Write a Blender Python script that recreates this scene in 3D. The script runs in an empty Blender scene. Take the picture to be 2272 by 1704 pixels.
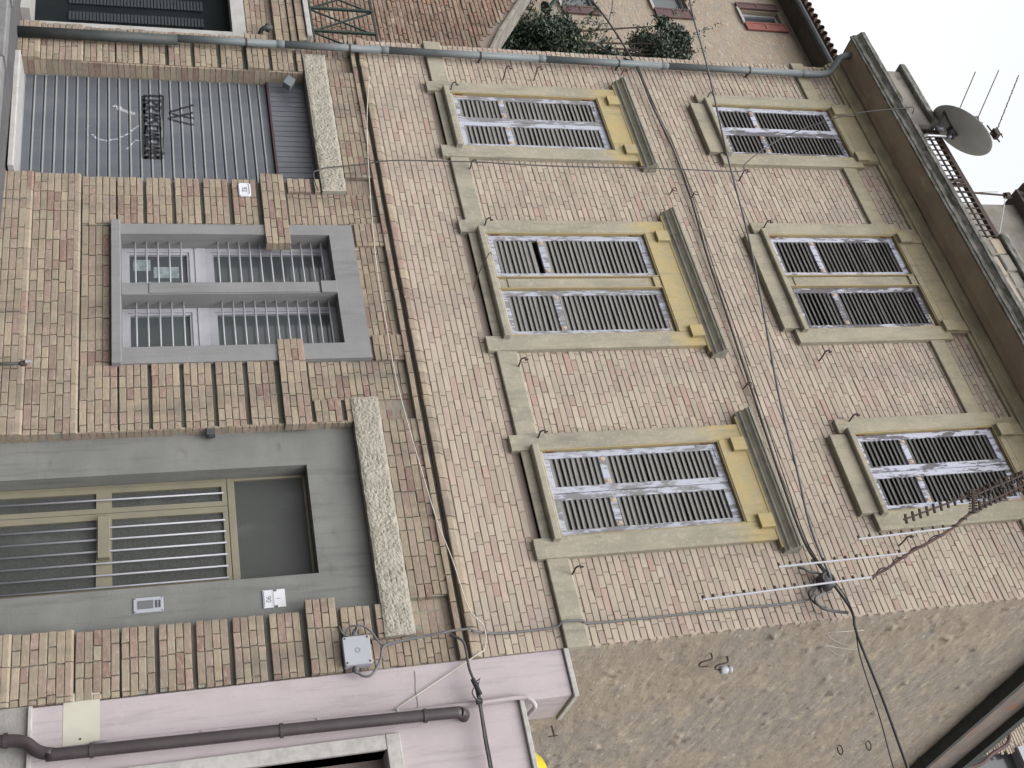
import bpy, bmesh, math, random
from mathutils import Vector, Matrix, noise
random.seed(7)
R = math.radians
S = bpy.context.scene
C = S.collection

# ------------------------------------------------------------------ camera (held upright: the long side of the picture is vertical in the place)
yaw, pitch, roll = -0.6068677, 0.3024577, -0.0347999
cy, sy, cp, sp = math.cos(yaw), math.sin(yaw), math.cos(pitch), math.sin(pitch)
fw = Vector((sy*cp, cy*cp, sp)); r0 = Vector((cy, -sy, 0)); u0 = r0.cross(fw)
rt = r0*math.cos(roll) + u0*math.sin(roll); up = u0*math.cos(roll) - r0*math.sin(roll)
cam = bpy.data.cameras.new('camera'); camo = bpy.data.objects.new('camera', cam); C.objects.link(camo)
mx = Matrix((up, -rt, -fw)).transposed().to_4x4(); mx.translation = Vector((0, -9, 0))
camo.matrix_world = mx
cam.sensor_fit = 'HORIZONTAL'; cam.sensor_width = 36; cam.lens = 36*2482.3/2272
cam.clip_start = 0.05; cam.clip_end = 2000
S.camera = camo
# ------------------------------------------------------------------ overcast daylight
SUN_EL, SUN_AZ = 55, 155
W = bpy.data.worlds.new('World'); S.world = W; W.use_nodes = True
wn = W.node_tree; bg = wn.nodes['Background']
sky = wn.nodes.new('ShaderNodeTexSky'); sky.sky_type = 'NISHITA'; sky.sun_disc = False
sky.sun_elevation = R(SUN_EL); sky.sun_rotation = R(SUN_AZ); sky.dust_density = 4; sky.air_density = 1.0; sky.ozone_density = 1
hs = wn.nodes.new('ShaderNodeHueSaturation'); hs.inputs['Saturation'].default_value = 0.1
wn.links.new(sky.outputs[0], hs.inputs['Color']); wn.links.new(hs.outputs[0], bg.inputs['Color'])
bg.inputs['Strength'].default_value = 0.15
sun = bpy.data.lights.new('sun', 'SUN'); suno = bpy.data.objects.new('sun', sun); C.objects.link(suno)
sun.energy = 0.5; sun.angle = R(40); sun.color = (1, .975, .94)
a = R(SUN_AZ); e = R(SUN_EL)
sd = Vector((math.sin(a)*math.cos(e), math.cos(a)*math.cos(e), math.sin(e)))
suno.rotation_euler = sd.to_track_quat('Z', 'Y').to_euler()
S.view_settings.view_transform = 'Standard'; S.view_settings.look = 'None'
S.view_settings.gamma = 1; S.view_settings.use_curve_mapping = False
S.view_settings.exposure = 1.5

# ------------------------------------------------------------------ materials
MATS = {}
def nd(nt, t, **kw):
    n = nt.nodes.new(t)
    for k, v in kw.items():
        if k in n.inputs: n.inputs[k].default_value = v
        else: setattr(n, k, v)
    return n
def ramp(nt, src, lo, hi):
    m = nd(nt, 'ShaderNodeMapRange'); m.inputs['From Min'].default_value = lo; m.inputs['From Max'].default_value = hi
    m.interpolation_type = 'SMOOTHSTEP'; nt.links.new(src, m.inputs['Value']); return m.outputs[0]
def mixc(nt, f, a, b):
    m = nd(nt, 'ShaderNodeMix', data_type='RGBA')
    for s, v in ((m.inputs[0], f), (m.inputs[6], a), (m.inputs[7], b)):
        if hasattr(v, 'links') or hasattr(v, 'is_linked'): nt.links.new(v, s)
        elif isinstance(v, (int, float)): s.default_value = v
        else: s.default_value = (*v, 1)
    return m.outputs[2]
def mth(nt, op, a, b=0.0):
    m = nd(nt, 'ShaderNodeMath', operation=op)
    for s, v in ((m.inputs[0], a), (m.inputs[1], b)):
        if hasattr(v, 'is_linked'): nt.links.new(v, s)
        else: s.default_value = v
    return m.outputs[0]
def pos(nt, sc=(1, 1, 1)):
    g = nd(nt, 'ShaderNodeNewGeometry'); mp = nd(nt, 'ShaderNodeMapping'); mp.inputs['Scale'].default_value = sc
    nt.links.new(g.outputs['Position'], mp.inputs['Vector']); return mp.outputs[0]
def nz(nt, vec, scale, detail=5, rough=.6):
    n = nd(nt, 'ShaderNodeTexNoise', Scale=scale, Detail=detail, Roughness=rough); nt.links.new(vec, n.inputs['Vector']); return n.outputs['Fac']
def start(name):
    m = bpy.data.materials.new(name); m.use_nodes = True; nt = m.node_tree
    MATS[name] = m; return m, nt, nt.nodes['Principled BSDF']
def bump(nt, b, h, strength, dist=.01):
    n = nd(nt, 'ShaderNodeBump', Strength=strength, Distance=dist); nt.links.new(h, n.inputs['Height']); nt.links.new(n.outputs[0], b.inputs['Normal'])
def plain(name, col, col2=None, rough=.8, s=3, lo=.35, hi=.7, bs=0, bscale=60, metal=0, stretch=(1, 1, 1), spec=.3, col3=None, s3=12, lo3=.62, hi3=.72, streak=0):
    K = .68 if max(col) > .09 else .85
    col, col2, col3 = [tuple(q*K for q in cc) if cc else None for cc in (col, col2, col3)]
    m, nt, b = start(name)
    v = pos(nt, stretch)
    c = col
    if col2: c = mixc(nt, ramp(nt, nz(nt, v, s), lo, hi), col, col2)
    if col3: c = mixc(nt, ramp(nt, nz(nt, v, s3, 6), lo3, hi3), c, col3)
    if streak:      # rain streaks and blotches of grime
        f = ramp(nt, nz(nt, pos(nt, (9, 9, .7)), 1.6, 7, .7), .48, .7)
        c = mixc(nt, mth(nt, 'MULTIPLY', f, streak), c, tuple(q*.55 for q in col))
        f = ramp(nt, nz(nt, pos(nt), 11, 7, .75), .52, .7)
        c = mixc(nt, mth(nt, 'MULTIPLY', f, streak*.6), c, tuple(q*1.18 for q in col))
    if hasattr(c, 'is_linked'): nt.links.new(c, b.inputs['Base Color'])
    else: b.inputs['Base Color'].default_value = (*c, 1)
    b.inputs['Roughness'].default_value = rough; b.inputs['Metallic'].default_value = metal
    b.inputs['Specular IOR Level'].default_value = spec
    if bs: bump(nt, b, nz(nt, v, bscale, 4), bs)
    return m
def brickmat(name, cols, dirt, dirt_amt, big, kk=.85):
    m, nt, b = start(name)
    g = nd(nt, 'ShaderNodeNewGeometry'); oi = nd(nt, 'ShaderNodeObjectInfo')
    rnd = mth(nt, 'FRACT', mth(nt, 'ADD', g.outputs['Random Per Island'], oi.outputs['Random']))
    cr = nd(nt, 'ShaderNodeValToRGB'); nt.links.new(rnd, cr.inputs[0]); el = cr.color_ramp.elements
    cr.color_ramp.interpolation = 'LINEAR'
    cols = [(p_, tuple(q*kk for q in c_)) for p_, c_ in cols]; dirt = tuple(q*kk for q in dirt)
    el[0].position = cols[0][0]; el[0].color = (*cols[0][1], 1); el[1].position = cols[-1][0]; el[1].color = (*cols[-1][1], 1)
    for p, c in cols[1:-1]:
        x = el.new(p); x.color = (*c, 1)
    v = pos(nt)
    vs = pos(nt, (1, 1, 2.5))
    rnd2 = mth(nt, 'FRACT', mth(nt, 'MULTIPLY', rnd, 17.3))
    c = cr.outputs[0]
    # pinkish and yellowish bloom inside single bricks
    f1 = ramp(nt, nz(nt, vs, 9, 5, .65), .5, .72)
    c = mixc(nt, mth(nt, 'MULTIPLY', f1, .42), c, (.27, .19, .153))
    f2 = ramp(nt, nz(nt, vs, 19, 6, .7), .46, .7)
    c = mixc(nt, mth(nt, 'MULTIPLY', f2, .6), c, (.27, .238, .193))
    f5 = ramp(nt, nz(nt, pos(nt, (1, 1, 1.6)), 31, 6, .75), .52, .68)
    c = mixc(nt, mth(nt, 'MULTIPLY', f5, .5), c, (.19, .16, .13))
    # dirt
    f3 = ramp(nt, nz(nt, pos(nt, (2.2, 1, .45)), big, 7, .65), .45, .72)
    c = mixc(nt, mth(nt, 'MULTIPLY', f3, dirt_amt), c, dirt)
    f4 = ramp(nt, nz(nt, v, 120, 3, .6), .6, .75)
    c = mixc(nt, mth(nt, 'MULTIPLY', f4, .25), c, tuple(x*.55 for x in dirt))
    h = nd(nt, 'ShaderNodeHueSaturation'); nt.links.new(c, h.inputs['Color'])
    nt.links.new(mth(nt, 'ADD', mth(nt, 'MULTIPLY', rnd2, .2), .9), h.inputs['Value'])
    nt.links.new(h.outputs[0], b.inputs['Base Color'])
    b.inputs['Roughness'].default_value = .92; b.inputs['Specular IOR Level'].default_value = .15
    bump(nt, b, nz(nt, v, 70, 5, .7), .5, .006)
    return m
brickmat('brick_upper', [(0, (.345, .289, .236)), (.3, (.338, .288, .228)), (.55, (.355, .306, .248)), (.78, (.338, .272, .23)), (.93, (.332, .252, .215)), (.975, (.3, .205, .172)), (1, (.35, .295, .245))], (.25, .225, .195), .6, .9, .79)
brickmat('brick_ground', [(0, (.285, .23, .165)), (.3, (.315, .262, .195)), (.55, (.26, .217, .168)), (.75, (.275, .21, .17)), (.9, (.262, .185, .152)), (.97, (.21, .13, .11)), (1, (.3, .252, .195))], (.14, .128, .108), .65, 1.3, .66)  # darker than the upper bricks: dirt, plus narrow-street shade put into the colour
brickmat('brick_old', [(0, (.3, .205, .155)), (.35, (.24, .175, .135)), (.6, (.28, .15, .11)), (.8, (.2, .14, .11)), (1, (.38, .31, .245))], (.15, .11, .085), .75, 1.2, .6)
plain('mortar_upper', (.24, .19, .16), (.28, .235, .197), bs=.3)
plain('mortar_ground', (.2, .195, .165), (.26, .25, .205), rough=.95, bs=.4)

def render_mat():       # lime render: weathered grey-cream, the old ochre limewash kept under the cornices
    m, nt, b = start('lime_render')
    v = pos(nt)
    c = mixc(nt, ramp(nt, nz(nt, pos(nt, (1, 1, .4)), 5, 7, .65), .38, .68), (.226, .206, .162), (.168, .159, .131))
    c = mixc(nt, mth(nt, 'MULTIPLY', ramp(nt, nz(nt, v, 22, 6, .7), .52, .68), .6), c, (.29, .27, .212))
    g = nd(nt, 'ShaderNodeNewGeometry'); sx = nd(nt, 'ShaderNodeSeparateXYZ'); nt.links.new(g.outputs['Position'], sx.inputs[0])
    zn = mth(nt, 'ADD', sx.outputs['Z'], mth(nt, 'MULTIPLY', mth(nt, 'SUBTRACT', nz(nt, v, 7, 5), .5), .55))
    b1 = mth(nt, 'MULTIPLY', ramp(nt, zn, 5.2, 5.55), ramp(nt, zn, 5.86, 5.78))
    b2 = mth(nt, 'MULTIPLY', ramp(nt, zn, 8.45, 9.1), .5)
    lowb = mth(nt, 'MULTIPLY', ramp(nt, zn, 3.5, 5.2), .1)
    y = mth(nt, 'MAXIMUM', mth(nt, 'MAXIMUM', b1, b2), lowb)
    oc = mixc(nt, ramp(nt, nz(nt, v, 6, 5), .35, .7), (.285, .225, .11), (.25, .213, .13))
    c = mixc(nt, y, c, oc)
    c = mixc(nt, mth(nt, 'MULTIPLY', ramp(nt, nz(nt, pos(nt, (7, 7, .9)), 1.9, 7, .7), .5, .7), .5), c, (.12, .112, .09))
    c = mixc(nt, mth(nt, 'MULTIPLY', ramp(nt, nz(nt, v, 14, 7, .75), .54, .68), .35), c, (.33, .305, .24))
    nt.links.new(c, b.inputs['Base Color']); b.inputs['Roughness'].default_value = .9; b.inputs['Specular IOR Level'].default_value = .15
    bump(nt, b, nz(nt, v, 45, 5, .65), .35, .006)
render_mat()
plain('cornice_grey', (.3, .285, .23), (.22, .21, .175), rough=.9, s=5, stretch=(1.5, 1, 4), bs=.5, bscale=30, col3=(.13, .125, .1), s3=4, lo3=.58, hi3=.72)
plain('ochre_wash', (.36, .28, .14), (.3, .25, .15), rough=.9, s=5, bs=.3)
def peel(name, paint, wood, lo, hi, stretch=(6, 6, 1.2)):
    m, nt, b = start(name)
    f = nz(nt, pos(nt, stretch), 6, 8, .72)
    f = mth(nt, 'ADD', mth(nt, 'MULTIPLY', f, .62), mth(nt, 'MULTIPLY', nz(nt, pos(nt, (2, 2, 1)), 2.6, 4), .38))
    oi = nd(nt, 'ShaderNodeObjectInfo')
    f = mth(nt, 'ADD', f, mth(nt, 'MULTIPLY', mth(nt, 'SUBTRACT', oi.outputs['Random'], .5), .12))
    w2 = mixc(nt, nz(nt, pos(nt, (30, 30, 3)), 4, 4), wood, tuple(x*1.7 for x in wood))
    c = mixc(nt, ramp(nt, f, lo, hi), paint, w2)
    nt.links.new(c, b.inputs['Base Color']); b.inputs['Roughness'].default_value = .75
    bump(nt, b, ramp(nt, f, lo, hi), -.5, .003)
peel('shutter_paint', (.265, .275, .32), (.085, .082, .085), .465, .545)
peel('shutter_paint_worn', (.29, .295, .35), (.05, .046, .05), .45, .51)
plain('slat_wood', (.19, .186, .175), (.14, .136, .13), rough=.85, s=4, stretch=(1, 1, 14), bs=.3, bscale=40)
plain('slat_wood_dark', (.115, .112, .108), (.06, .058, .055), rough=.85, s=4, stretch=(1, 1, 14), bs=.3, bscale=40)
plain('rust', (.22, .09, .04), (.09, .04, .025), rough=.9, s=40)
plain('rust_dark', (.075, .04, .03), (.05, .035, .03), rough=.9, s=30)
plain('rust_pale', (.5, .44, .36), (.33, .2, .12), rough=.9, s=60)
plain('iron_dark', (.035, .03, .028), (.06, .035, .025), rough=.8, s=20)
plain('grey_paint', (.2, .199, .2), (.235, .233, .233), rough=.8, s=2.2, lo=.3, hi=.75, bs=.25, bscale=35, streak=.35, spec=.2)
plain('grey_render', (.158, .16, .153), (.2, .2, .19), rough=.85, s=1.6, stretch=(1, 1, 1.6), lo=.3, hi=.75, bs=.3, bscale=40, col3=(.13, .127, .118), s3=4, lo3=.6, hi3=.8, streak=.4, spec=.2)
plain('rough_stone', (.38, .352, .295), (.3, .278, .23), rough=.95, s=9, bs=1.0, bscale=55, col3=(.2, .18, .14), s3=38, lo3=.6, hi3=.68)
plain('shutter_metal', (.095, .1, .118), (.125, .13, .148), rough=.5, s=3, stretch=(1, 1, .3), spec=.4, col3=(.2, .2, .215), s3=7, lo3=.62, hi3=.8)
def slatmat():
    m, nt, b = start('shutter_slat'); v = pos(nt, (1, 1, .3))
    c = mixc(nt, ramp(nt, nz(nt, v, 3, 6), .35, .7), (.056, .06, .071), (.075, .079, .09))
    c = mixc(nt, mth(nt, 'MULTIPLY', ramp(nt, nz(nt, pos(nt, (1, 1, .12)), 9, 6, .7), .5, .8), .5), c, (.1, .103, .113))
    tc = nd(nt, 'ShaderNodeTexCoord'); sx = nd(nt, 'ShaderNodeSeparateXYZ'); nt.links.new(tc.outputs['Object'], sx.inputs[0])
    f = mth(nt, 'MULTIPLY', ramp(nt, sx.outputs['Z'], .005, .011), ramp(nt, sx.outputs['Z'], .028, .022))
    c = mixc(nt, mth(nt, 'MULTIPLY', f, .85), c, (.19, .205, .2))  # painted highlight: a paler band along the lip of each slat
    nt.links.new(c, b.inputs['Base Color']); b.inputs['Roughness'].default_value = .55
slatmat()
plain('spray_black', (.012, .012, .014), rough=.6)
plain('spray_pale', (.42, .42, .45), (.2, .205, .225), rough=.7, s=30, lo=.42, hi=.6)
plain('red_iron', (.06, .03, .03), rough=.7)
plain('white_marble', (.42, .41, .395), (.35, .34, .325), rough=.5, s=8)
plain('pvc_grey', (.125, .145, .152), (.155, .17, .175), rough=.55, s=5, stretch=(1, 1, .3), spec=.35, col3=(.1, .1, .09), s3=9, lo3=.62, hi3=.8)
plain('cast_iron', (.028, .034, .034), (.045, .048, .045), rough=.6, s=6)
plain('white_paint', (.4, .4, .43), (.35, .35, .38), rough=.5, s=6)
plain('white_tube', (.33, .33, .36), rough=.4, spec=.5)
plain('beige_metal', (.2, .18, .125), (.175, .158, .115), rough=.45, s=5, spec=.5)
plain('pink_render', (.445, .39, .405), (.4, .352, .362), rough=.88, s=1.8, bs=.25, bscale=50, col3=(.37, .315, .315), s3=2.2, lo3=.55, hi3=.75, streak=.42, spec=.15, stretch=(1, 1, .6))
plain('fascia_old', (.22, .175, .145), (.14, .125, .115), rough=.95, s=4, stretch=(1, .5, 1.5), bs=.8, bscale=14, col3=(.26, .13, .085), s3=3, lo3=.58, hi3=.66)
plain('door_brown', (.27, .215, .19), (.2, .165, .15), rough=.7, s=3, stretch=(4, 4, .6))
plain('hatch', (.5, .48, .4), (.46, .445, .375), rough=.7, s=5)
plain('stone_trim', (.42, .405, .385), (.33, .32, .305), rough=.7, s=14, bs=.2)
plain('grey_cement', (.24, .235, .225), (.31, .3, .28), rough=.95, s=4, bs=.5)
plain('brown_pipe', (.03, .022, .025), (.04, .031, .032), rough=.45, s=6, spec=.4)
plain('cornice_brown', (.46, .37, .27), (.33, .27, .205), rough=.9, s=1.6, lo=.35, hi=.65, bs=.4, bscale=25, col3=(.55, .45, .31), s3=2.3, lo3=.6, hi3=.75)
plain('cornice_mould', (.42, .37, .25), (.28, .25, .175), rough=.9, s=3, stretch=(1, 1, 3), bs=.3)
plain('cornice_lip', (.09, .088, .078), (.2, .195, .18), rough=.9, s=6, stretch=(1, 1, 3), bs=.6, bscale=30, col3=(.05, .055, .035), s3=5, lo3=.5, hi3=.65)
plain('concrete_old', (.27, .25, .22), (.18, .165, .145), rough=.95, s=2.5, bs=.5, bscale=30, col3=(.09, .088, .07), s3=3, lo3=.6, hi3=.75)
plain('cable_grey', (.13, .13, .135), rough=.6)
plain('cable_dark', (.04, .04, .042), (.07, .065, .06), rough=.6, s=9)
plain('cable_black', (.02, .02, .022), rough=.6)
plain('cable_pale', (.5, .47, .42), rough=.7)
plain('box_grey', (.36, .37, .41), (.33, .34, .38), rough=.5)
plain('plastic_dark', (.045, .045, .05), rough=.5)
plain('aluminium', (.5, .51, .53), rough=.35, metal=.6)
plain('dish_grey', (.42, .42, .4), (.48, .475, .455), rough=.6, s=4)
plain('green_iron', (.018, .03, .025), rough=.6)
plain('yellow_plastic', (.62, .5, .03), (.56, .44, .03), rough=.4, s=3)
plain('red_shutter', (.26, .095, .075), (.2, .07, .06), rough=.7, s=6)
plain('brown_shutter', (.095, .055, .055), (.12, .07, .065), rough=.7, s=6)
plain('roof_tile', (.2, .13, .1), (.12, .1, .08), rough=.95, s=4, bs=.4)
plain('wood_old', (.12, .1, .085), (.08, .07, .06), rough=.9, s=4)
plain('bark', (.1, .08, .06), (.06, .05, .04), rough=.95, s=12, bs=.5)
plain('asphalt', (.11, .108, .11), (.14, .137, .138), rough=.95, s=3, bs=.4, bscale=90)
plain('pavement_concrete', (.1, .097, .1), (.078, .076, .08), rough=.95, s=2.5, bs=.4, bscale=60, col3=(.125, .12, .122), s3=9)
plain('kerb_stone', (.2, .2, .2), (.15, .148, .148), rough=.9, s=8)
plain('grass_soil', (.06, .075, .03), (.1, .08, .05), rough=1, s=5)
plain('door_dark', (.006, .009, .01), (.009, .012, .013), rough=.6, s=3, spec=.1)
plain('door_rib', (.032, .039, .042), rough=.5, spec=.15)
plain('paper', (.3, .36, .37), (.16, .2, .19), rough=.8, s=14)
plain('digits', (.12, .15, .17), rough=.7)
plain('digit_red', (.33, .12, .13), rough=.7)
plain('enamel', (.62, .62, .66), (.57, .57, .61), rough=.35, s=8)
def glass(name, col, rough, bs=0):
    m, nt, b = start(name)
    b.inputs['Base Color'].default_value = (*col, 1); b.inputs['Roughness'].default_value = rough
    b.inputs['Specular IOR Level'].default_value = .6
    if bs:
        bump(nt, b, nz(nt, pos(nt), 160, 2), bs, .003)
        c = mixc(nt, ramp(nt, nz(nt, pos(nt), 190, 2), .4, .65), tuple(q*.7 for q in col), tuple(q*1.7 for q in col))
        c = mixc(nt, mth(nt, 'MULTIPLY', ramp(nt, nz(nt, pos(nt, (1, 1, .6)), 2.5, 5), .5, .75), .5), c, tuple(q*2.4 for q in col)); nt.links.new(c, b.inputs['Base Color'])
glass('glass_dark', (.05, .056, .057), .14)
glass('glass_frosted', (.034, .036, .034), .45, .6)
MATS['glass_frosted'].node_tree.nodes['Principled BSDF'].inputs['Specular IOR Level'].default_value = .25
def stonewall():
    m, nt, b = start('rubble_render')
    v = pos(nt, (1, 1, 1)); vs = pos(nt, (1, .8, 1.7))
    c = mixc(nt, ramp(nt, nz(nt, v, .7, 4), .35, .65), (.215, .181, .14), (.192, .17, .146))
    c = mixc(nt, ramp(nt, nz(nt, vs, 3.2, 8, .68), .48, .66), c, (.26, .22, .167))
    c = mixc(nt, mth(nt, 'MULTIPLY', ramp(nt, nz(nt, vs, 2.9, 8, .75), .57, .66), .7), c, (.15, .143, .132))
    c = mixc(nt, mth(nt, 'MULTIPLY', ramp(nt, nz(nt, vs, 6.5, 8, .75), .6, .66), .9), c, (.345, .32, .29))
    c = mixc(nt, mth(nt, 'MULTIPLY', ramp(nt, nz(nt, vs, 19, 5, .65), .6, .67), .6), c, (.085, .065, .047))
    c = mixc(nt, mth(nt, 'MULTIPLY', ramp(nt, nz(nt, vs, 7.7, 6, .7), .64, .7), .6), c, (.25, .15, .09))
    c = mixc(nt, mth(nt, 'MULTIPLY', ramp(nt, nz(nt, pos(nt, (1, .6, 1.8)), 30, 4, .6), .58, .66), .55), c, (.08, .064, .05))
    c = mixc(nt, mth(nt, 'MULTIPLY', ramp(nt, nz(nt, pos(nt, (1, .6, 1.8)), 24, 4, .6), .6, .68), .6), c, (.33, .3, .26))
    nt.links.new(c, b.inputs['Base Color']); b.inputs['Roughness'].default_value = .97; b.inputs['Specular IOR Level'].default_value = .1
    bump(nt, b, nz(nt, vs, 20, 8, .75), .8, .016)
stonewall()
def rearwall():
    m, nt, b = start('rear_masonry')
    v = pos(nt, (1, 1, 2.2))
    c = mixc(nt, ramp(nt, nz(nt, v, 3.4, 8, .8), .44, .56), (.235, .192, .142), (.195, .168, .138))
    c = mixc(nt, mth(nt, 'MULTIPLY', ramp(nt, nz(nt, v, 4.5, 7, .75), .54, .61), .8), c, (.235, .14, .09))
    c = mixc(nt, mth(nt, 'MULTIPLY', ramp(nt, nz(nt, v, 7, 7, .75), .57, .63), .8), c, (.1, .085, .075))
    c = mixc(nt, mth(nt, 'MULTIPLY', ramp(nt, nz(nt, v, 5.1, 7, .75), .56, .63), .8), c, (.3, .275, .235))
    nt.links.new(c, b.inputs['Base Color']); b.inputs['Roughness'].default_value = .97
    bump(nt, b, nz(nt, v, 9, 8, .72), .8, .04)
rearwall()
def leafmat(name, c1, c2):
    m, nt, b = start(name)
    g = nd(nt, 'ShaderNodeNewGeometry')
    c = mixc(nt, g.outputs['Random Per Island'], c1, c2)
    nt.links.new(c, b.inputs['Base Color']); b.inputs['Roughness'].default_value = .6
leafmat('leaf_dark', (.012, .024, .014), (.026, .045, .022)); leafmat('leaf_grey', (.022, .036, .022), (.045, .06, .04))
leafmat('leaf_small', (.03, .045, .02), (.06, .075, .035))

# ------------------------------------------------------------------ mesh helpers
class MB:
    def __init__(s): s.v = []; s.f = []
    def quad(s, a, b, c, d):
        n = len(s.v); s.v += [a, b, c, d]; s.f.append((n, n+1, n+2, n+3)); return s
    def box(s, x0, x1, y0, y1, z0, z1):
        n = len(s.v)
        s.v += [(x0, y0, z0), (x1, y0, z0), (x1, y1, z0), (x0, y1, z0), (x0, y0, z1), (x1, y0, z1), (x1, y1, z1), (x0, y1, z1)]
        for q in ((0, 3, 2, 1), (4, 5, 6, 7), (0, 1, 5, 4), (1, 2, 6, 5), (2, 3, 7, 6), (3, 0, 4, 7)): s.f.append(tuple(n+i for i in q))
        return s
    def brick(s, x0, x1, yf, yb, z0, z1, rng=None, ch=.004):   # box with worn front edges
        n = len(s.v); rng = rng or random
        j = lambda k=.0022: rng.uniform(-k, k)
        dy = [j(.0018) for _ in range(4)]
        P = [(x0, z0), (x1, z0), (x1, z1), (x0, z1)]; sg = [(1, 1), (-1, 1), (-1, -1), (1, -1)]
        for (x, z) in P: s.v.append((x, yb, z))
        Q = [(x+j(), z+j()) for (x, z) in P]
        for i, (x, z) in enumerate(Q): s.v.append((x, yf+ch+dy[i], z))
        for i, (x, z) in enumerate(Q): s.v.append((x+sg[i][0]*ch*rng.uniform(.7, 1.8), yf+dy[i], z+sg[i][1]*ch*rng.uniform(.7, 1.6)))
        for o in (0, 4):
            for i in range(4):
                k = (i+1) % 4; s.f.append((n+o+i, n+o+k, n+o+4+k, n+o+4+i))
        s.f.append((n+8, n+9, n+10, n+11)); return s
    def prism_x(s, prof, x0, x1):      # profile of (y, z) points run along x
        n = len(s.v); m = len(prof)
        for x in (x0, x1):
            for (y, z) in prof: s.v.append((x, y, z))
        for i in range(m): k = (i+1) % m; s.f.append((n+i, n+k, n+m+k, n+m+i))
        s.f.append(tuple(n+i for i in range(m-1, -1, -1))); s.f.append(tuple(n+m+i for i in range(m))); return s
    def prism_y(s, prof, y0, y1):      # outline of (x, z) points run along y
        n = len(s.v); m = len(prof)
        for y in (y0, y1):
            for (x, z) in prof: s.v.append((x, y, z))
        for i in range(m): k = (i+1) % m; s.f.append((n+i, n+k, n+m+k, n+m+i))
        s.f.append(tuple(n+i for i in range(m))); s.f.append(tuple(n+m+i for i in range(m-1, -1, -1))); return s
    def prism_z(s, prof, z0, z1):
        n = len(s.v); m = len(prof)
        for z in (z0, z1):
            for (x, y) in prof: s.v.append((x, y, z))
        for i in range(m): k = (i+1) % m; s.f.append((n+i, n+k, n+m+k, n+m+i))
        s.f.append(tuple(n+i for i in range(m-1, -1, -1))); s.f.append(tuple(n+m+i for i in range(m))); return s
    def tube(s, pts, r, n=8, smooth=0, cap=True):
        P = [Vector(p) for p in pts]
        if smooth and len(P) > 2:
            Q = []
            for i in range(len(P)-1):
                a, b, c, d = P[max(i-1, 0)], P[i], P[i+1], P[min(i+2, len(P)-1)]
                for k in range(smooth):
                    t = k/smooth
                    Q.append(.5*((2*b)+(c-a)*t+(2*a-5*b+4*c-d)*t*t+(-a+3*b-3*c+d)*t**3))
            Q.append(P[-1]); P = Q
        rr = r if callable(r) else (lambda t: r)
        base = len(s.v); ref = None
        for i, p in enumerate(P):
            t = (P[min(i+1, len(P)-1)]-P[max(i-1, 0)]).normalized()
            if ref is None: ref = t.orthogonal().normalized()
            ref = (ref-t*ref.dot(t))
            ref = ref.normalized() if ref.length > 1e-6 else t.orthogonal().normalized()
            b = t.cross(ref); q = rr(i/max(1, len(P)-1))
            for k in range(n):
                an = 2*math.pi*k/n; s.v.append(tuple(p+(ref*math.cos(an)+b*math.sin(an))*q))
        for i in range(len(P)-1):
            for k in range(n):
                k2 = (k+1) % n; s.f.append((base+i*n+k, base+i*n+k2, base+(i+1)*n+k2, base+(i+1)*n+k))
        if cap:
            s.f.append(tuple(base+k for k in range(n-1, -1, -1))); e = base+(len(P)-1)*n; s.f.append(tuple(e+k for k in range(n)))
        return s
    def lathe(s, prof, c, axis=Vector((0, 0, 1)), n=24):     # (radius, height) points turned about an axis through c
        axis = Vector(axis).normalized(); a = axis.orthogonal().normalized(); b = axis.cross(a); base = len(s.v); c = Vector(c)
        for (r, h) in prof:
            for k in range(n):
                an = 2*math.pi*k/n; s.v.append(tuple(c+axis*h+(a*math.cos(an)+b*math.sin(an))*r))
        for i in range(len(prof)-1):
            for k in range(n):
                k2 = (k+1) % n; s.f.append((base+i*n+k, base+i*n+k2, base+(i+1)*n+k2, base+(i+1)*n+k))
        return s
def mesh_of(mb, name, mat, smooth=False):
    me = bpy.data.meshes.new(name); me.from_pydata([tuple(p) for p in mb.v], [], mb.f); me.update()
    bm = bmesh.new(); bm.from_mesh(me); bmesh.ops.recalc_face_normals(bm, faces=bm.faces); bm.to_mesh(me); bm.free()
    me.materials.append(MATS[mat])
    if smooth:
        for p in me.polygons: p.use_smooth = True
    return me
def obj(name, mb, mat, parent=None, smooth=False, bevel=0, kind=None):
    o = bpy.data.objects.new(name, mesh_of(mb, name, mat, smooth)); C.objects.link(o)
    if parent: o.parent = parent
    if bevel:
        b = o.modifiers.new('bevel', 'BEVEL'); b.width = bevel; b.segments = 1; b.limit_method = 'ANGLE'
    if kind: o['kind'] = kind
    return o
def thing(name, label, cat, loc=(0, 0, 0), group=None):
    o = bpy.data.objects.new(name, None); C.objects.link(o); o.empty_display_size = .1
    o['label'] = label; o['category'] = cat
    if group: o['group'] = group
    return o
def tag(o, label, cat, group=None):
    o['label'] = label; o['category'] = cat
    if group: o['group'] = group
    return o
def struct(o, label=None):
    o['kind'] = 'structure'
    if label: o['label'] = label
    return o
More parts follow.
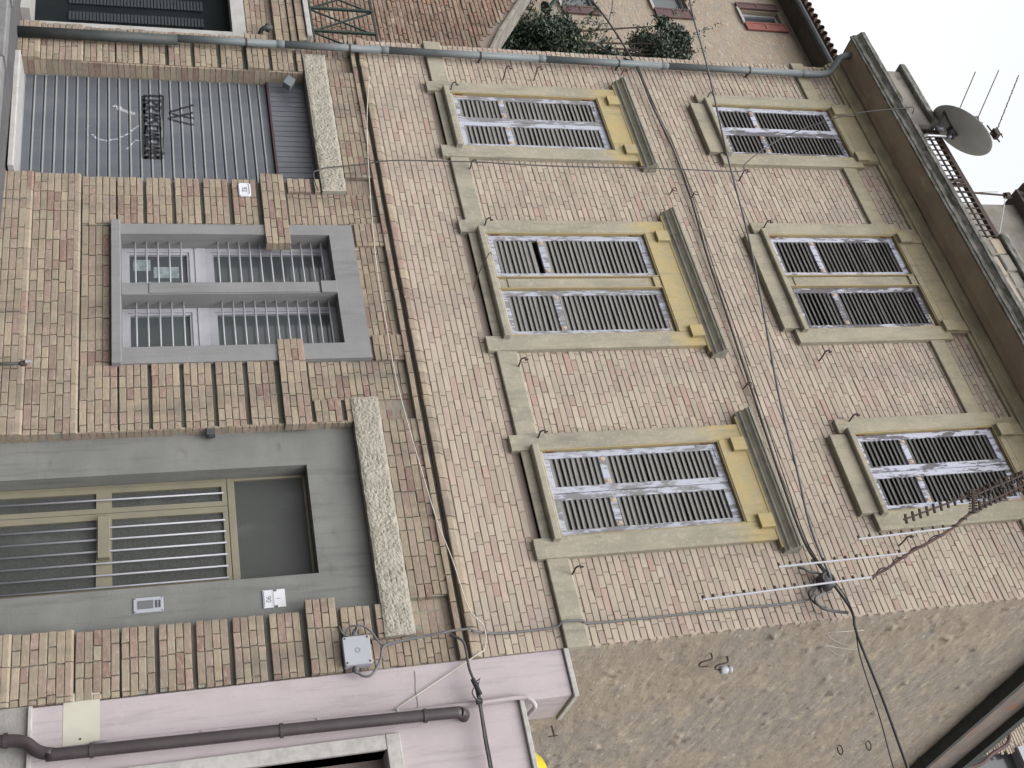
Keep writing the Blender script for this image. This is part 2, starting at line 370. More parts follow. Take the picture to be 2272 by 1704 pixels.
def wall_holes(x0, x1, z0, z1, y0, y1, holes, mb=None):
    mb = mb or MB()
    xs = sorted({x0, x1, *[h[0] for h in holes], *[h[1] for h in holes]}); zs = sorted({z0, z1, *[h[2] for h in holes], *[h[3] for h in holes]})
    xs = [x for x in xs if x0 <= x <= x1]; zs = [z for z in zs if z0 <= z <= z1]
    def solid(i, k):
        if i < 0 or k < 0 or i >= len(xs)-1 or k >= len(zs)-1: return False
        cx, cz = (xs[i]+xs[i+1])/2, (zs[k]+zs[k+1])/2
        return not any(h[0] < cx < h[1] and h[2] < cz < h[3] for h in holes)
    for i in range(len(xs)-1):
        for k in range(len(zs)-1):
            if not solid(i, k): continue
            a, b, c, d = xs[i], xs[i+1], zs[k], zs[k+1]
            mb.quad((a, y0, c), (b, y0, c), (b, y0, d), (a, y0, d))
            if not solid(i-1, k): mb.quad((a, y1, c), (a, y0, c), (a, y0, d), (a, y1, d))
            if not solid(i+1, k): mb.quad((b, y0, c), (b, y1, c), (b, y1, d), (b, y0, d))
            if not solid(i, k-1): mb.quad((a, y1, c), (b, y1, c), (b, y0, c), (a, y0, c))
            if not solid(i, k+1): mb.quad((a, y0, d), (b, y0, d), (b, y1, d), (a, y1, d))
    return mb

# ------------------------------------------------------------------ ground
g = MB(); N = 40
gx = [-400, -120, -40, -20, -12, -9, -6, -3, 0, 5, 20, 100, 400]
def gz(x): return -1.43-.018*(min(max(x, -40), 20)+11.5)
for i in range(len(gx)-1): g.quad((gx[i], -400, gz(gx[i])-.12), (gx[i+1], -400, gz(gx[i+1])-.12), (gx[i+1], 400, gz(gx[i+1])-.12), (gx[i], 400, gz(gx[i])-.12))
struct(obj('street', g, 'asphalt'))
g = MB()
for i in range(2, len(gx)-3): g.quad((gx[i], -.62, gz(gx[i])), (gx[i+1], -.62, gz(gx[i+1])), (gx[i+1], .6, gz(gx[i+1])), (gx[i], .6, gz(gx[i])))
pavement = struct(obj('pavement', g, 'pavement_concrete'))
x = -40.0
while x < 6:
    k = MB(); k.prism_x([(-.8, gz(x)-.14), (-.622, gz(x)-.14), (-.622, gz(x)+.004), (-.78, gz(x)+.004), (-.8, gz(x)-.012)], x, x+.985)
    if -16 < x < 0: obj('kerbstone', k, 'kerb_stone', pavement)
    x += 1.0

# ------------------------------------------------------------------ the brick house
XL, XR = -11.61, -3.385
XG = -11.55            # the ground-floor pier stops a little short of the corner above
house = thing('brick_house', 'tall pale brick house with louvred shutters and a grey street door', 'house')
WIN = [(-10.83, -9.51, [(-10.656, -9.697)]), (-8.49, -6.64, [(-8.304, -7.645), (-7.491, -6.832)]), (-5.595, -4.238, [(-5.413, -4.449)])]
FL = [dict(lug=3.23, apron=3.32, sill=(3.415, 3.49), ot=5.466, fr=5.77, jt=5.77, sc=(3.32, 3.548)),
      dict(lug=6.92, apron=6.78, sill=(6.985, 7.055), ot=8.911, fr=9.26, jt=9.0, sc=(8.676, 8.885))]
holes = []
for (xl, xr, ops) in WIN:
    for f in FL:
        for (a, b) in ops: holes.append((a, b, f['sill'][0], f['ot']))
GAR = (-10.95, -9.1, -1.7, 1.765); DOOR = (-5.87, -3.97, -1.8, 1.75); GW = (-8.41, -6.62, -.44, 2.02)
up_wall = obj('upper_wall', wall_holes(XL, XR, 2.45, 9.6, .009, .5, holes), 'mortar_upper', house)
low_wall = obj('ground_floor_wall', wall_holes(XG, XR, -1.8, 2.45, .05, .5, [GAR, DOOR, GW]), 'mortar_ground', house)
al = R(6); ta = math.tan(al)
body = MB().prism_z([(XL, .5), (XR-.02, .5), (XR-.02+ta*9.5-ta*.5, 10), (XL, 10)], -1.8, 9.62)
obj('house_body', body, 'concrete_old', house)

# ---- bricks
BR = []         # (x0, x1, z0, z1, yf, yb, material)
def row(x0, x1, z0, z1, yf, yb, mat, cut=(), S1=.272, H1=.131, jt=.0075, bond=.75, ph=None):
    segs = [(x0, x1)]
    for (a, b) in cut:
        ns = []
        for (p, q) in segs:
            if b <= p or a >= q: ns.append((p, q))
            else:
                if a-p > .03: ns.append((p, a))
                if q-b > .03: ns.append((b, q))
        segs = ns
    x = x0-(random.uniform(0, .4) if ph is None else ph); st = random.random() < .5 if bond < .9 else True
    while x < x1:
        L = (S1 if st else H1)*random.uniform(.975, 1.025)
        st = (not st) if random.random() < bond else st
        a, b = x+jt/2, x+L-jt/2
        for (p, q) in segs:
            c, d = max(a, p), min(b, q)
            if d-c > .028: BR.append((c, d, z0, z1, yf+random.uniform(-.0035, .0035), yb, mat))
        x += L
# upper floors
p = .0675; z = 2.567; r = 0
while z+p < 9.3:
    za, zb = z+.0032, z+p-.0032; zc = (za+zb)/2
    cut = []
    for (xl, xr, ops) in WIN:
        for f in FL:
            if f['lug']+.01 < zc < f['jt']: cut.append((xl+.01, xr-.01))
            elif f['apron'] < zc < f['fr']: cut.append((xl+.21, xr-.21))
    if 3.34 < zc < 3.53 or 8.7 < zc < 8.87: z += p; r += 1; continue
    row(XL+.001, XR-.004, za, zb, 0, .05, 'brick_upper', cut, ph=(.0 if r % 2 else .2)+random.uniform(0, .03), bond=.985)
    z += p; r += 1
# weathering course and drip at the foot of the upper wall
wx = XL-.01
while wx < XR-.02:
    L = random.choice((.137, .137, .275)); b = min(wx+L-.009, XR-.006)
    BR.append((wx, b, 0, 0, 0, 0, 'weather')); wx += L
# string course of the ground floor
wx = XL
while wx < XR-.02:
    L = .275*random.uniform(.95, 1.05); b = min(wx+L-.009, XR-.005)
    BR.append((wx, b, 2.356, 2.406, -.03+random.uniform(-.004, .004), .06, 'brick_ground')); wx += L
# rustication
starts = [-.39, -.102, .19, .485, .785, 1.09, 1.385]
pc = .0643
fills = MB()
def piers(zc):
    P = [[XG, -10.95], [-9.10, -8.41], [-6.62, -5.875], [-3.965, XR-.004]]
    return P
def band(x0, x1, z0, n, yf, mat='brick_ground', end_fill=0):
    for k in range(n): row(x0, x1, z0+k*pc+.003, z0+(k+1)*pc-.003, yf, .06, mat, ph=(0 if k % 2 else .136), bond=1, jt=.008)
    fills.box(x0+.006, x1-.006, yf+.016, .06, z0+.004, z0+n*pc-.004)
for s in starts:
    sh = s == 1.09
    for i, (a, b) in enumerate(piers(s)):
        yf = -.012
        if sh: a, b = [(XG-.005, -10.93), (-9.16, -8.13), (-6.86, -5.845), (-4.05, XR)][i]; yf = -.05
        if s == 1.385: a, b = [(-11.36, -10.95), (-9.13, -8.93), (-6.14, -5.875), (-3.965, -3.66)][i]
        band(a, b, s, 4, yf)
for (a, b) in [(-11.36, -11.26), (-11.26, -10.95), (-9.13, -8.93), (-6.14, -5.875), (-3.965, -3.66)]: band(a, b, 1.683, 1, -.012)
# plain field above the shoulder blocks
zz = 1.372; k = 0
while zz+pc < 2.37:
    zc = zz+pc/2; cut = [(-8.415, -6.615)] if zc < 2.02 else []
    if zc < 1.76: cut += [(-11.37, -8.925), (-6.145, -3.655)]
    elif zc < 2.035: cut += [(-11.265, -8.928), (-6.143, -3.653)]
    else: cut += [(-11.26, -8.93), (-6.14, -3.66)]
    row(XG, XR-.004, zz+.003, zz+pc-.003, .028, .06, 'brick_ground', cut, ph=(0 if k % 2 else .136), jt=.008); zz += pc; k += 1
for (a, b) in [(XG, -11.26), (-8.93, -8.41), (-6.62, -6.14), (-3.66, XR)]: fills.box(a+.003, b-.003, .042, .06, 1.375, 2.36)
fills.box(-8.405, -6.625, .042, .06, 2.03, 2.36)
for (a, b, c, d) in [(-11.26, -10.97, -9.17, -8.93), (-6.14, -5.88, -3.99, -3.66)]:
    z2 = 2.042 if a < -8 else 2.012; n = 5
    h = (2.362-z2)/n
    for q in range(n):
        row(b, c, z2+q*h+.003, z2+(q+1)*h-.003, -.008, .06, 'brick_ground', ph=(0 if q % 2 else .136), jt=.008)
        row(a, b, z2+q*h+.003, z2+(q+1)*h-.003, .047, .07, 'brick_ground', ph=.02, jt=.008); row(c, d, z2+q*h+.003, z2+(q+1)*h-.003, .047, .07, 'brick_ground', ph=.02, jt=.008)
    fills.box(b+.006, c-.006, .008, .06, z2+.004, 2.358)
for (a, b) in [(-8.47, -8.14), (-6.92, -6.60)]:
    for q in range(5): row(a, b, 2.05+q*.0625+.003, 2.05+(q+1)*.0625-.003, -.004, .06, 'brick_ground', ph=(0 if q % 2 else .13), jt=.008)
    fills.box(a+.005, b-.005, .008, .06, 2.054, 2.358)
# first band and plinth
for i, (a, b) in enumerate(piers(0)):
    for k in range(5): row(a, b, -.735+k*.0665+.003, -.735+(k+1)*.0665-.003, -.012, .06, 'brick_ground', ph=(0 if k % 2 else .136), jt=.008)
    fills.box(a+.006, b-.006, .004, .06, -.73, -.41)
for k in range(4): row(-8.41, -6.62, -.735+k*.0665+.003, -.735+(k+1)*.0665-.003, .005, .06, 'brick_ground', ph=(0 if k % 2 else .136), jt=.008)
fills.box(-8.41, -6.62, .02, .06, -.73, -.47)
PL = [(XG-.012, -10.93), (-9.12, -5.86), (-3.98, XR-.004)]
for (a, b) in PL:
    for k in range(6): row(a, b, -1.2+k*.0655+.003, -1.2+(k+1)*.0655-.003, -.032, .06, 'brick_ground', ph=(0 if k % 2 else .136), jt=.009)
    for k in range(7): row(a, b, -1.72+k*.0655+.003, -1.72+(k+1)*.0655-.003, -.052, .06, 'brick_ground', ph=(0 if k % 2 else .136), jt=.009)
    fills.box(a+.006, b-.006, -.016, .06, -1.2, -.81); fills.box(a+.006, b-.006, -.036, .06, -1.78, -1.262)
    for (zb, y1, y2) in ((-.805, -.032, -.012), (-1.262, -.052, -.032)):
        wx = a
        while wx < b-.02:
            L = .272*random.uniform(.96, 1.04); BR.append((wx, min(wx+L-.007, b), zb, zb+.06, y1, y2, 'slope')); wx += L
obj('joint_mortar', fills, 'mortar_ground', low_wall)

def brick_mesh(mb, b):
    x0, x1, z0, z1, yf, yb, m = b
    j = lambda q=.004: random.uniform(-q, q)
    if m == 'weather':
        d = j(); e = j(.003)
        mb.prism_x([(.03, 2.458), (-.036+d, 2.458+e), (-.04+d, 2.468), (-.034+d, 2.515), (.002, 2.562), (.03, 2.562)], x0, x1)
    elif m == 'slope':
        mb.prism_x([(.05, z0), (yf, z0), (yf, z0+.012+j(.003)), (yf*.65+yb*.35-.006, z0+.042), (yb, z1), (.05, z1)], x0, x1)
    else: mb.brick(x0, x1, yf, yb, z0, z1)
camp = Vector((0, -9, 0))
def size(b): 
    c = Vector(((b[0]+b[1])/2, b[4], (b[2]+b[3])/2))-camp
    n = max(.1, -c.normalized().y) if False else c.normalized().y
    return (b[1]-b[0])*(b[3]-b[2])*n/c.length_squared
cand = [b for b in BR if b[6] in ('brick_ground', 'brick_upper') and b[2] > -1.3 and b[1] < XR+.01]
cand.sort(key=size, reverse=True)
singles = set(map(id, cand[:300]))
protos = {}
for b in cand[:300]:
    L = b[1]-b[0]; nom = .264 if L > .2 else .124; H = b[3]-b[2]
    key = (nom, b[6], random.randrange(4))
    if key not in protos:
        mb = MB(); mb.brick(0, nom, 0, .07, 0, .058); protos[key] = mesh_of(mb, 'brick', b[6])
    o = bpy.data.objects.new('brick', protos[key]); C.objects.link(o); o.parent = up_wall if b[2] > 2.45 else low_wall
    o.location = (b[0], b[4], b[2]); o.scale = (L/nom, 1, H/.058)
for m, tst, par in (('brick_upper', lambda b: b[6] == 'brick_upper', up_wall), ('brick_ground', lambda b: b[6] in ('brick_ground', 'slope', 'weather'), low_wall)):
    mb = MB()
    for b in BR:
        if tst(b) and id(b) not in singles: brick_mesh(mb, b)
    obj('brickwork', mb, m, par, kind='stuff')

# ---- string courses
sc1 = MB(); sc1.prism_x([(.03, 3.32), (-.04, 3.32), (-.045, 3.33), (-.04, 3.535), (-.01, 3.556), (.03, 3.556)], XL-.012, XR+.012)
obj('string_course', sc1, 'lime_render', house, bevel=.004)
edges = [XL-.012] + [v for w in WIN for v in (w[0]+.02, w[1]-.02)] + [XR+.012]
for i in range(0, len(edges), 2):
    m = MB(); m.prism_x([(.03, 8.676), (-.036, 8.676), (-.04, 8.69), (-.036, 8.88), (.03, 8.888)], edges[i], edges[i+1]); obj('string_course', m, 'lime_render', house, bevel=.004)

# ---- windows of the upper floors
slat_count = 0
def leaf(x0, x1, z0, z1, dark, hinge, tilt0, single):
    global slat_count
    yf = -.012; yb = .026
    st, tr, br = .07, .085, .095
    zm = z0+(z1-z0)*.315; mr = .075
    f = MB()
    f.box(x0, x0+st, yf, yb, z0, z1); f.box(x1-st, x1, yf, yb, z0, z1)
    for (a, b) in ((z0, z0+br), (zm, zm+mr), (z1-tr, z1)): f.box(x0+st, x1-st, yf+.002, yb-.002, a, b)
    fr = obj('shutter', f, 'shutter_paint_worn' if dark else 'shutter_paint', house, bevel=.003)
    sl = []
    for (a, b) in ((z0+br, zm), (zm+mr, z1-tr)):
        n = int(round((b-a)/.0585))
        for i in range(n): sl.append(a+(b-a)*(i+.5)/n)
    w = x1-x0-2*st+.004
    mm = MB()
    ca, sa = math.cos(R(62)), math.sin(R(62))
    d, t = .031, .0045
    prof = [(-d*ca-t*sa, -d*sa+t*ca), (-d*ca+t*sa, -d*sa-t*ca), (d*ca+t*sa, d*sa-t*ca), (d*ca-t*sa, d*sa+t*ca)]
    mat = 'slat_wood_dark' if dark else 'slat_wood'
    if single:
        mm.prism_x([(y, z) for (y, z) in prof], 0, w); me = mesh_of(mm, 'slat', mat)
        for q, z in enumerate(sl):
            if single == 'gap' and q == 8: continue
            o = bpy.data.objects.new('slat', me); C.objects.link(o); o.parent = fr; o.location = (x0+st-.002, (yf+yb)/2+.004, z+random.uniform(-.003, .003))
            o.rotation_euler = (R(random.gauss(0, 3)+tilt0), R(random.gauss(0, .35)), 0); slat_count += 1
    else:
        for z in sl: mm.prism_x([(y+.011, z+dz) for (y, dz) in prof], x0+st-.002, x1-st+.002)
        obj('slats', mm, mat, fr, kind='stuff')
    # ironwork
    for (zz, hx) in ((z0+.13, hinge), (z1-.12, hinge)):
        h = MB(); hx0 = x0-.015 if hx < 0 else x1-.005
        h.box(hx0, hx0+.02, yf-.018, yf+.01, zz-.035, zz+.035); h.lathe([(.0, -.05), (.009, -.05), (.009, .05), (0, .05)], (hx0+.01, yf-.014, zz), n=8)
        obj('hinge', h, 'rust', fr)
        q = MB()
        xa, xb = (x0+.008, x0+.2) if hx < 0 else (x1-.2, x1-.008)
        low = zz < (z0+z1)/2
        zc = z0+.035 if low else z1-.035
        q.box(xa, xb, yf-.004, yf+.002, zc-.012, zc+.012)
        xs = x0+.022 if hx < 0 else x1-.022
        q.box(xs-.011, xs+.011, yf-.0045, yf+.002, zc+(.014 if low else -.2), zc+(.2 if low else -.014))
        if random.random() < .8: obj('corner_iron', q, 'rust_pale' if random.random() < .5 else ('shutter_paint_worn' if dark else 'shutter_paint'), fr)
    for hx in (x0+st+.035, x1-st-.035):
        q = MB(); q.lathe([(0, -.006), (.016, -.006), (.02, 0), (.016, .001)], (hx, yf-.002, zm+mr*.5), axis=(0, 1, 0), n=10); q.box(hx-.02, hx+.02, yf-.003, yf+.004, zm+mr*.5-.028, zm+mr*.5+.028)
        obj('catch_plate', q, 'rust_pale', fr)
    return fr
for fi, f in enumerate(FL):
    for wi, (xl, xr, ops) in enumerate(WIN):
        s = MB(); yf = -.06
        o0, o1 = ops[0][0], ops[-1][1]
        lw = .17
        if fi == 0:
            s.box(xl, o0, yf, .06, f['lug'], f['jt']); s.box(o1, xr, yf, .06, f['lug'], f['jt'])
        else:
            s.box(xl, o0, yf, .06, f['lug'], f['jt']); s.box(o1, xr, yf, .06, f['lug'], f['jt'])
        s.box(o0, o1, yf, .06, f['ot'], f['jt'])
        if f['fr'] > f['jt']: s.box(o0-.1, o1+.1, yf+.004, .03, f['jt'], f['fr'])
        s.box(xl+.2, xr-.2, yf+(.012 if fi == 0 else -.012), .04, f['apron'], f['sill'][0])
        if len(ops) == 2:
            a, b = ops[0][1], ops[1][0]
            s.box(a, b, -.02, .06, f['sill'][0], f['ot']); s.box(a+.008, b-.008, -.032, .0, f['sill'][1]+.15, f['ot']-.16)
            s.box(a-.002, b+.002, -.045, .0, f['ot']-.09, f['ot'])
        sur = obj('window_surround', s, 'lime_render', house, bevel=.005)
        sl = MB(); sl.prism_x([(.05, f['sill'][0]), (-.115, f['sill'][0]), (-.13, f['sill'][0]+.01), (-.13, f['sill'][1]-.008), (-.12, f['sill'][1]), (.05, f['sill'][1]+.015)], o0-.03, o1+.05)
        obj('sill', sl, 'lime_render', sur, bevel=.004)
        if fi == 0:
            c = MB(); cx = (xl+xr)/2; hw = (xr-xl)/2+.14
            c.prism_x([(.03, 5.765), (-.065, 5.765), (-.075, 5.785), (-.1, 5.80), (-.1, 5.815), (-.125, 5.845), (-.155, 5.862), (-.155, 5.878), (-.172, 5.885), (-.172, 5.91), (-.16, 5.92), (.03, 5.95)], cx-hw, cx+hw)
            obj('window_cornice', c, 'cornice_grey', sur, bevel=.003)
            c = MB(); c.box(cx-hw+.05, cx+hw-.05, -.066, .03, 5.742, 5.766); obj('bed_mould', c, 'ochre_wash', sur)
            dz0, dz1, dy = 5.585, 5.745, -.105
        else: dz0, dz1, dy = 8.925, 9.105, -.105
        for (a, b) in ((o0, o0+.155), (o1-.155+.09, o1+.09)):
            d = MB(); d.box(a+.0, b+.0, dy, -.02, dz0, dz1)
            if fi == 1: d.box(a+.005, b-.005, -.075, -.02, dz1, 9.262)
            obj('console', d, 'lime_render', sur, bevel=.004)
        for (a, b) in ops:
            rv_ = MB(); rv_.box(a, a+.012, -.052, .14, f['sill'][1], f['ot']); rv_.box(b-.012, b, -.05, .14, f['sill'][1], f['ot']); rv_.box(a+.012, b-.012, -.05, .14, f['ot']-.012, f['ot']); obj('reveal', rv_, 'ochre_wash', sur)
        z0, z1 = f['sill'][1]+.018, f['ot']-.016
        if len(ops) == 1:
            a, b = ops[0]; m = (a+b)/2
            leaf(a+.016, m-.003, z0, z1, fi == 1, -1, 0, (fi, wi) != (1, 0)); leaf(m+.003, b-.016, z0, z1, fi == 1, 1, 0, (fi, wi) != (1, 0))
        else:
            leaf(ops[0][0]+.016, ops[0][1]-.012, z0, z1, fi == 1, -1, 0, 'gap' if fi == 0 else True); leaf(ops[1][0]+.016, ops[1][1]-.016, z0, z1, fi == 1, 1, 0, not (fi == 1 and slat_count > 330))

# ---- main cornice, running round the corner
cm = MB(); cm.prism_x([(.05, 9.25), (-.03, 9.25), (-.035, 9.285), (-.06, 9.29), (-.06, 9.32), (-.075, 9.355), (-.11, 9.385), (-.12, 9.41), (-.12, 9.43), (.05, 9.43)], XL-.02, XR+.04)
obj('cornice_moulding', cm, 'cornice_mould', house)
cs = MB(); nx = 60
for i in range(nx):      # plaster soffit, a little uneven
    a, b = XL-.02+(XR+.07-XL+.02)*i/nx, XL-.02+(XR+.07-XL+.02)*(i+1)/nx
    for q in range(6):
        y0, y1 = -.115-.41*q/6, -.115-.41*(q+1)/6
        f = lambda x, y: 9.432+.014*noise.noise(Vector((x*1.3, y*3, 0)))+(.012 if y > -.2 else 0)
        cs.quad((a, y0, f(a, y0)), (b, y0, f(b, y0)), (b, y1, f(b, y1)), (a, y1, f(a, y1)))
obj('cornice_soffit', cs, 'cornice_brown', house, smooth=True)
cl = MB(); nseg = 90
prof = [(.3, 9.46), (-.50, 9.46), (-.515, 9.415), (-.54, 9.413), (-.548, 9.445), (-.56, 9.45), (-.565, 9.50), (-.60, 9.535), (-.62, 9.545), (-.625, 9.60), (-.60, 9.625), (.3, 9.66)]
L0, L1 = XL-.03, XR+.12
for i in range(nseg+1):
    x = L0+(L1-L0)*i/nseg
    for (y, z) in prof:
        k = .007 if y < -.55 else .002
        cl.v.append((x, y+k*noise.noise(Vector((x*5, z*9, 1))), z+k*noise.noise(Vector((x*4, z*7, 5)))))
m_ = len(prof)
for i in range(nseg):
    for k in range(m_): cl.f.append((i*m_+k, i*m_+(k+1) % m_, (i+1)*m_+(k+1) % m_, (i+1)*m_+k))
cl.f.append(tuple(range(m_-1, -1, -1))); cl.f.append(tuple(nseg*m_+k for k in range(m_)))
obj('cornice_lip', cl, 'cornice_lip', house)

# ---- the rubble flank wall at 6 degrees off square
def wpt(d, o, z): return (XR+math.sin(al)*d+math.cos(al)*o, math.cos(al)*d-math.sin(al)*o, z)
sw = MB(); nu, nv = 330, 330
for i in range(nu+1):
    d = 9.6*(i/nu)**1.25
    for k in range(nv+1):
        z = 1.8+7.6*k/nv
        q = Vector((d*4.5, z*7.2, 0)); h = .0075*noise.fractal(q, 1, 2.1, 5)
        n1 = noise.noise(Vector((d*8, z*11, 7))); n2 = noise.noise(Vector((d*2.3, z*3.3, 2)))
        h += .05*max(0, n1-.3)*max(0, n2+.15)*2.2-.05*max(0, -n1-.34)*max(0, n2+.3)*1.6
        h += .012*noise.noise(Vector((d*.5, z*.6, 3)))
        h *= min(1, d/.12)
        sw.v.append(wpt(d, h+.005, z))
for i in range(nu):
    for k in range(nv): a_ = i*(nv+1)+k; sw.f.append((a_, a_+nv+1, a_+nv+2, a_+1))
flank = obj('flank_wall', sw, 'rubble_render', house, smooth=True)
fe = MB()
def eave(o0, o1, z0, z1, mb):
    q = [wpt(-.0, o0, z0), wpt(0, o1, z0), wpt(10, o1, z0), wpt(10, o0, z0), wpt(0, o0, z1), wpt(0, o1, z1), wpt(10, o1, z1), wpt(10, o0, z1)]
    n = len(mb.v); mb.v += q
    for f in ((0, 3, 2, 1), (4, 5, 6, 7), (0, 1, 5, 4), (1, 2, 6, 5), (2, 3, 7, 6), (3, 0, 4, 7)): mb.f.append(tuple(n+i for i in f))
eave(-.1, .15, 9.40, 9.84, fe); obj('flank_fascia', fe, 'fascia_old', flank)
fe = MB(); eave(-.1, .148, 9.345, 9.398, fe); obj('flank_soffit', fe, 'cast_iron', flank)  # shadow band under the eave, put into the near-black colour
fe = MB(); eave(-.1, .24, 9.845, 9.96, fe); obj('flank_gutter', fe, 'cast_iron', flank)
# brick quoin ends biting into the render at the corner
qn = MB(); z = 3.6; k = 0
while z < 9.2:
    if k % 2 == 0 or random.random() < .3:
        w = random.uniform(.015, .08); a0 = wpt(.0, .012, z); 
        qn.v += [wpt(0, -.02, z), wpt(0, .008, z), wpt(w, .008, z), wpt(w, -.02, z), wpt(0, -.02, z+.056), wpt(0, .008, z+.056), wpt(w, .008, z+.056), wpt(w, -.02, z+.056)]
        n = len(qn.v)-8
        for f in ((0, 3, 2, 1), (4, 5, 6, 7), (0, 1, 5, 4), (1, 2, 6, 5), (2, 3, 7, 6), (3, 0, 4, 7)): qn.f.append(tuple(n+i for i in f))
    z += p; k += 1
obj('corner_brickwork', qn, 'brick_upper', flank, kind='stuff')

# ---- bush-hammered lintels
def lintel(x0, x1, z0, z1, yf):
    mb = MB(); nx, nz_ = int((x1-x0)/.013), 21
    for i in range(nx+1):
        for k in range(nz_+1):
            x, z = x0+(x1-x0)*i/nx, z0+(z1-z0)*k/nz_
            e = min(1, min(i, nx-i)/3, min(k, nz_-k)/2.5)
            h = (.007*noise.fractal(Vector((x*45, z*45, x0)), 1, 2, 3)-.022*max(0, noise.noise(Vector((x*38, z*38, 4)))-.25)+.006*noise.noise(Vector((x*9, z*9, 1))))*(.3+.7*e)
            ed = .006*noise.noise(Vector((x*9, z*9, 2)))
            mb.v.append((x+(ed if i in (0, nx) else 0), yf-h+.012*(1-e), z+(ed if k in (0, nz_) else 0)))
    for i in range(nx):
        for k in range(nz_): q = i*(nz_+1)+k; mb.f.append((q, q+nz_+1, q+nz_+2, q+1))
    n = len(mb.v)
    mb.box(x0+.004, x1-.004, yf+.012, .3, z0+.004, z1-.004)
    o = obj('lintel', mb, 'rough_stone', house); return o
lintel(-11.26, -8.93, 1.762, 2.035, -.035); lintel(-6.142, -3.655, 1.742, 2.008, -.035)

# ---- garage opening and roller shutter
for (a, b) in ((GAR[0], GAR[0]+.02), (GAR[1]-.02, GAR[1])):
    gr = MB(); gr.box(a, b, .06, .42, -1.55, 1.765); obj('garage_reveal', gr, 'mortar_ground', house)
gj = MB()
kz = 0
zz = -1.4
rv = MB()
while zz < 1.72:
    d = .0
    for q in range(1): rv.box(GAR[0]-.001, GAR[0]+.024+random.uniform(-.003, .003), -.0+.004, .2+random.uniform(-.02, .0), zz+.003, zz+pc-.003)
    zz += pc
obj('reveal_brickwork', rv, 'brick_ground', low_wall, kind='stuff')
rol = MB(); rol.box(GAR[0]+.02, GAR[1]-.02, .17, .45, 1.33, 1.765)
roller = obj('roller_shutter', rol, 'shutter_metal', house, bevel=.006)
xx = GAR[0]+.1
while xx < GAR[1]-.05:
    q = MB(); q.box(xx-.004, xx+.004, .163, .17, 1.345, 1.755); obj('rib', q, 'shutter_metal', roller); xx += .085
t = MB(); t.box(GAR[0]+.02, GAR[1]-.02, .16, .25, 1.312, 1.33); obj('guard_trim', t, 'red_iron', roller)
sz0, sz1, ns = -1.40, 1.312, 24
ph = (sz1-sz0)/ns
SP = [(.225, 0), (.211, .006), (.203, .012), (.203, .022), (.2105, .03), (.2105, .097), (.218, .107), (.225, ph)]
sm = MB(); sm.prism_x(SP+[(.238, ph), (.238, 0)], GAR[0]+.024, GAR[1]-.024); sme = mesh_of(sm, 'slat', 'shutter_slat')
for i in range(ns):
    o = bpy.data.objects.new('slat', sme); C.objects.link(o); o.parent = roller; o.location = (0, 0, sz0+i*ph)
def slat_y(z):
    q = (z-sz0) % ph
    for (a, b) in zip(SP, SP[1:]):
        if a[1] <= q <= b[1]: return a[0]+(b[0]-a[0])*(q-a[1])/max(1e-6, b[1]-a[1])
    return .225
def stroke(mb, pts, w):
    P = []
    for (a, b) in zip(pts, pts[1:]):
        n = max(2, int(math.hypot(b[0]-a[0], b[1]-a[1])/.008))
        P += [(a[0]+(b[0]-a[0])*i/n, a[1]+(b[1]-a[1])*i/n) for i in range(n)]
    P.append(pts[-1])
    for i in range(len(P)):
        a, b = P[max(0, i-1)], P[min(len(P)-1, i+1)]; dx, dz = b[0]-a[0], b[1]-a[1]; L = math.hypot(dx, dz) or 1
        nx, nz_ = -dz/L*w/2, dx/L*w/2
        for s in (-1, -.33, .33, 1):
            x, z = P[i][0]+nx*s, P[i][1]+nz_*s; mb.v.append((x, min(slat_y(z), .225)-.0016, z))
    n = len(mb.v)-4*len(P)
    for i in range(len(P)-1):
        for s in range(3): mb.f.append((n+4*i+s, n+4*i+s+1, n+4*i+5+s, n+4*i+4+s))
W_ = MB()
stroke(W_, [(-10.52, .458), (-10.45, .31), (-10.382, .182), (-10.36, .185), (-10.33, .28), (-10.287, .452)], .03)
stroke(W_, [(-10.385, .443), (-10.33, .3), (-10.282, .17), (-10.262, .17), (-10.22, .3), (-10.178, .443)], .03)
obj('sprayed_letter', W_, 'spray_black', roller)
G_ = MB()
x0, x1, z0, z1 = -10.64, -9.625, -.105, .105
stroke(G_, [(x0, z0), (x1, z0-.012), (x1, z1-.03), (x0-.01, z1), (x0, z0)], .045)
rg = random.Random(5); xx = x0+.07
while xx < x1-.05:      # crowded letters that run into one another
    zo = z0-.006; k = rg.randrange(4)
    if k == 0: stroke(G_, [(xx, zo), (xx+.03, z1-.03), (xx+.075, zo+.02), (xx+.09, z1-.02)], .036)
    elif k == 1: stroke(G_, [(xx, z1-.03), (xx, zo+.03), (xx+.08, zo+.03), (xx+.08, z1-.05), (xx, z1-.06)], .036)
    elif k == 2: stroke(G_, [(xx, zo), (xx, z1-.01), (xx+.08, z1-.06), (xx+.01, zo+.09), (xx+.09, zo)], .036)
    else: stroke(G_, [(xx+.08, z1-.03), (xx, z1-.08), (xx+.08, zo+.07), (xx, zo+.02)], .038)
    xx += .108
obj('sprayed_tag', G_, 'spray_black', roller)
P_ = MB()
def blob(pts, w): stroke(P_, pts, w)
blob([(-10.46, -.43), (-10.40, -.36), (-10.36, -.28), (-10.33, -.2)], .04); blob([(-10.45, -.41), (-10.43, -.38), (-10.41, -.355)], .06)
blob([(-9.98, -.66), (-9.9, -.6), (-9.88, -.5), (-9.92, -.38), (-10.0, -.28), (-10.1, -.2), (-10.15, -.15)], .02); blob([(-10.25, -.1), (-10.15, -.08), (-10.06, -.1)], .018)
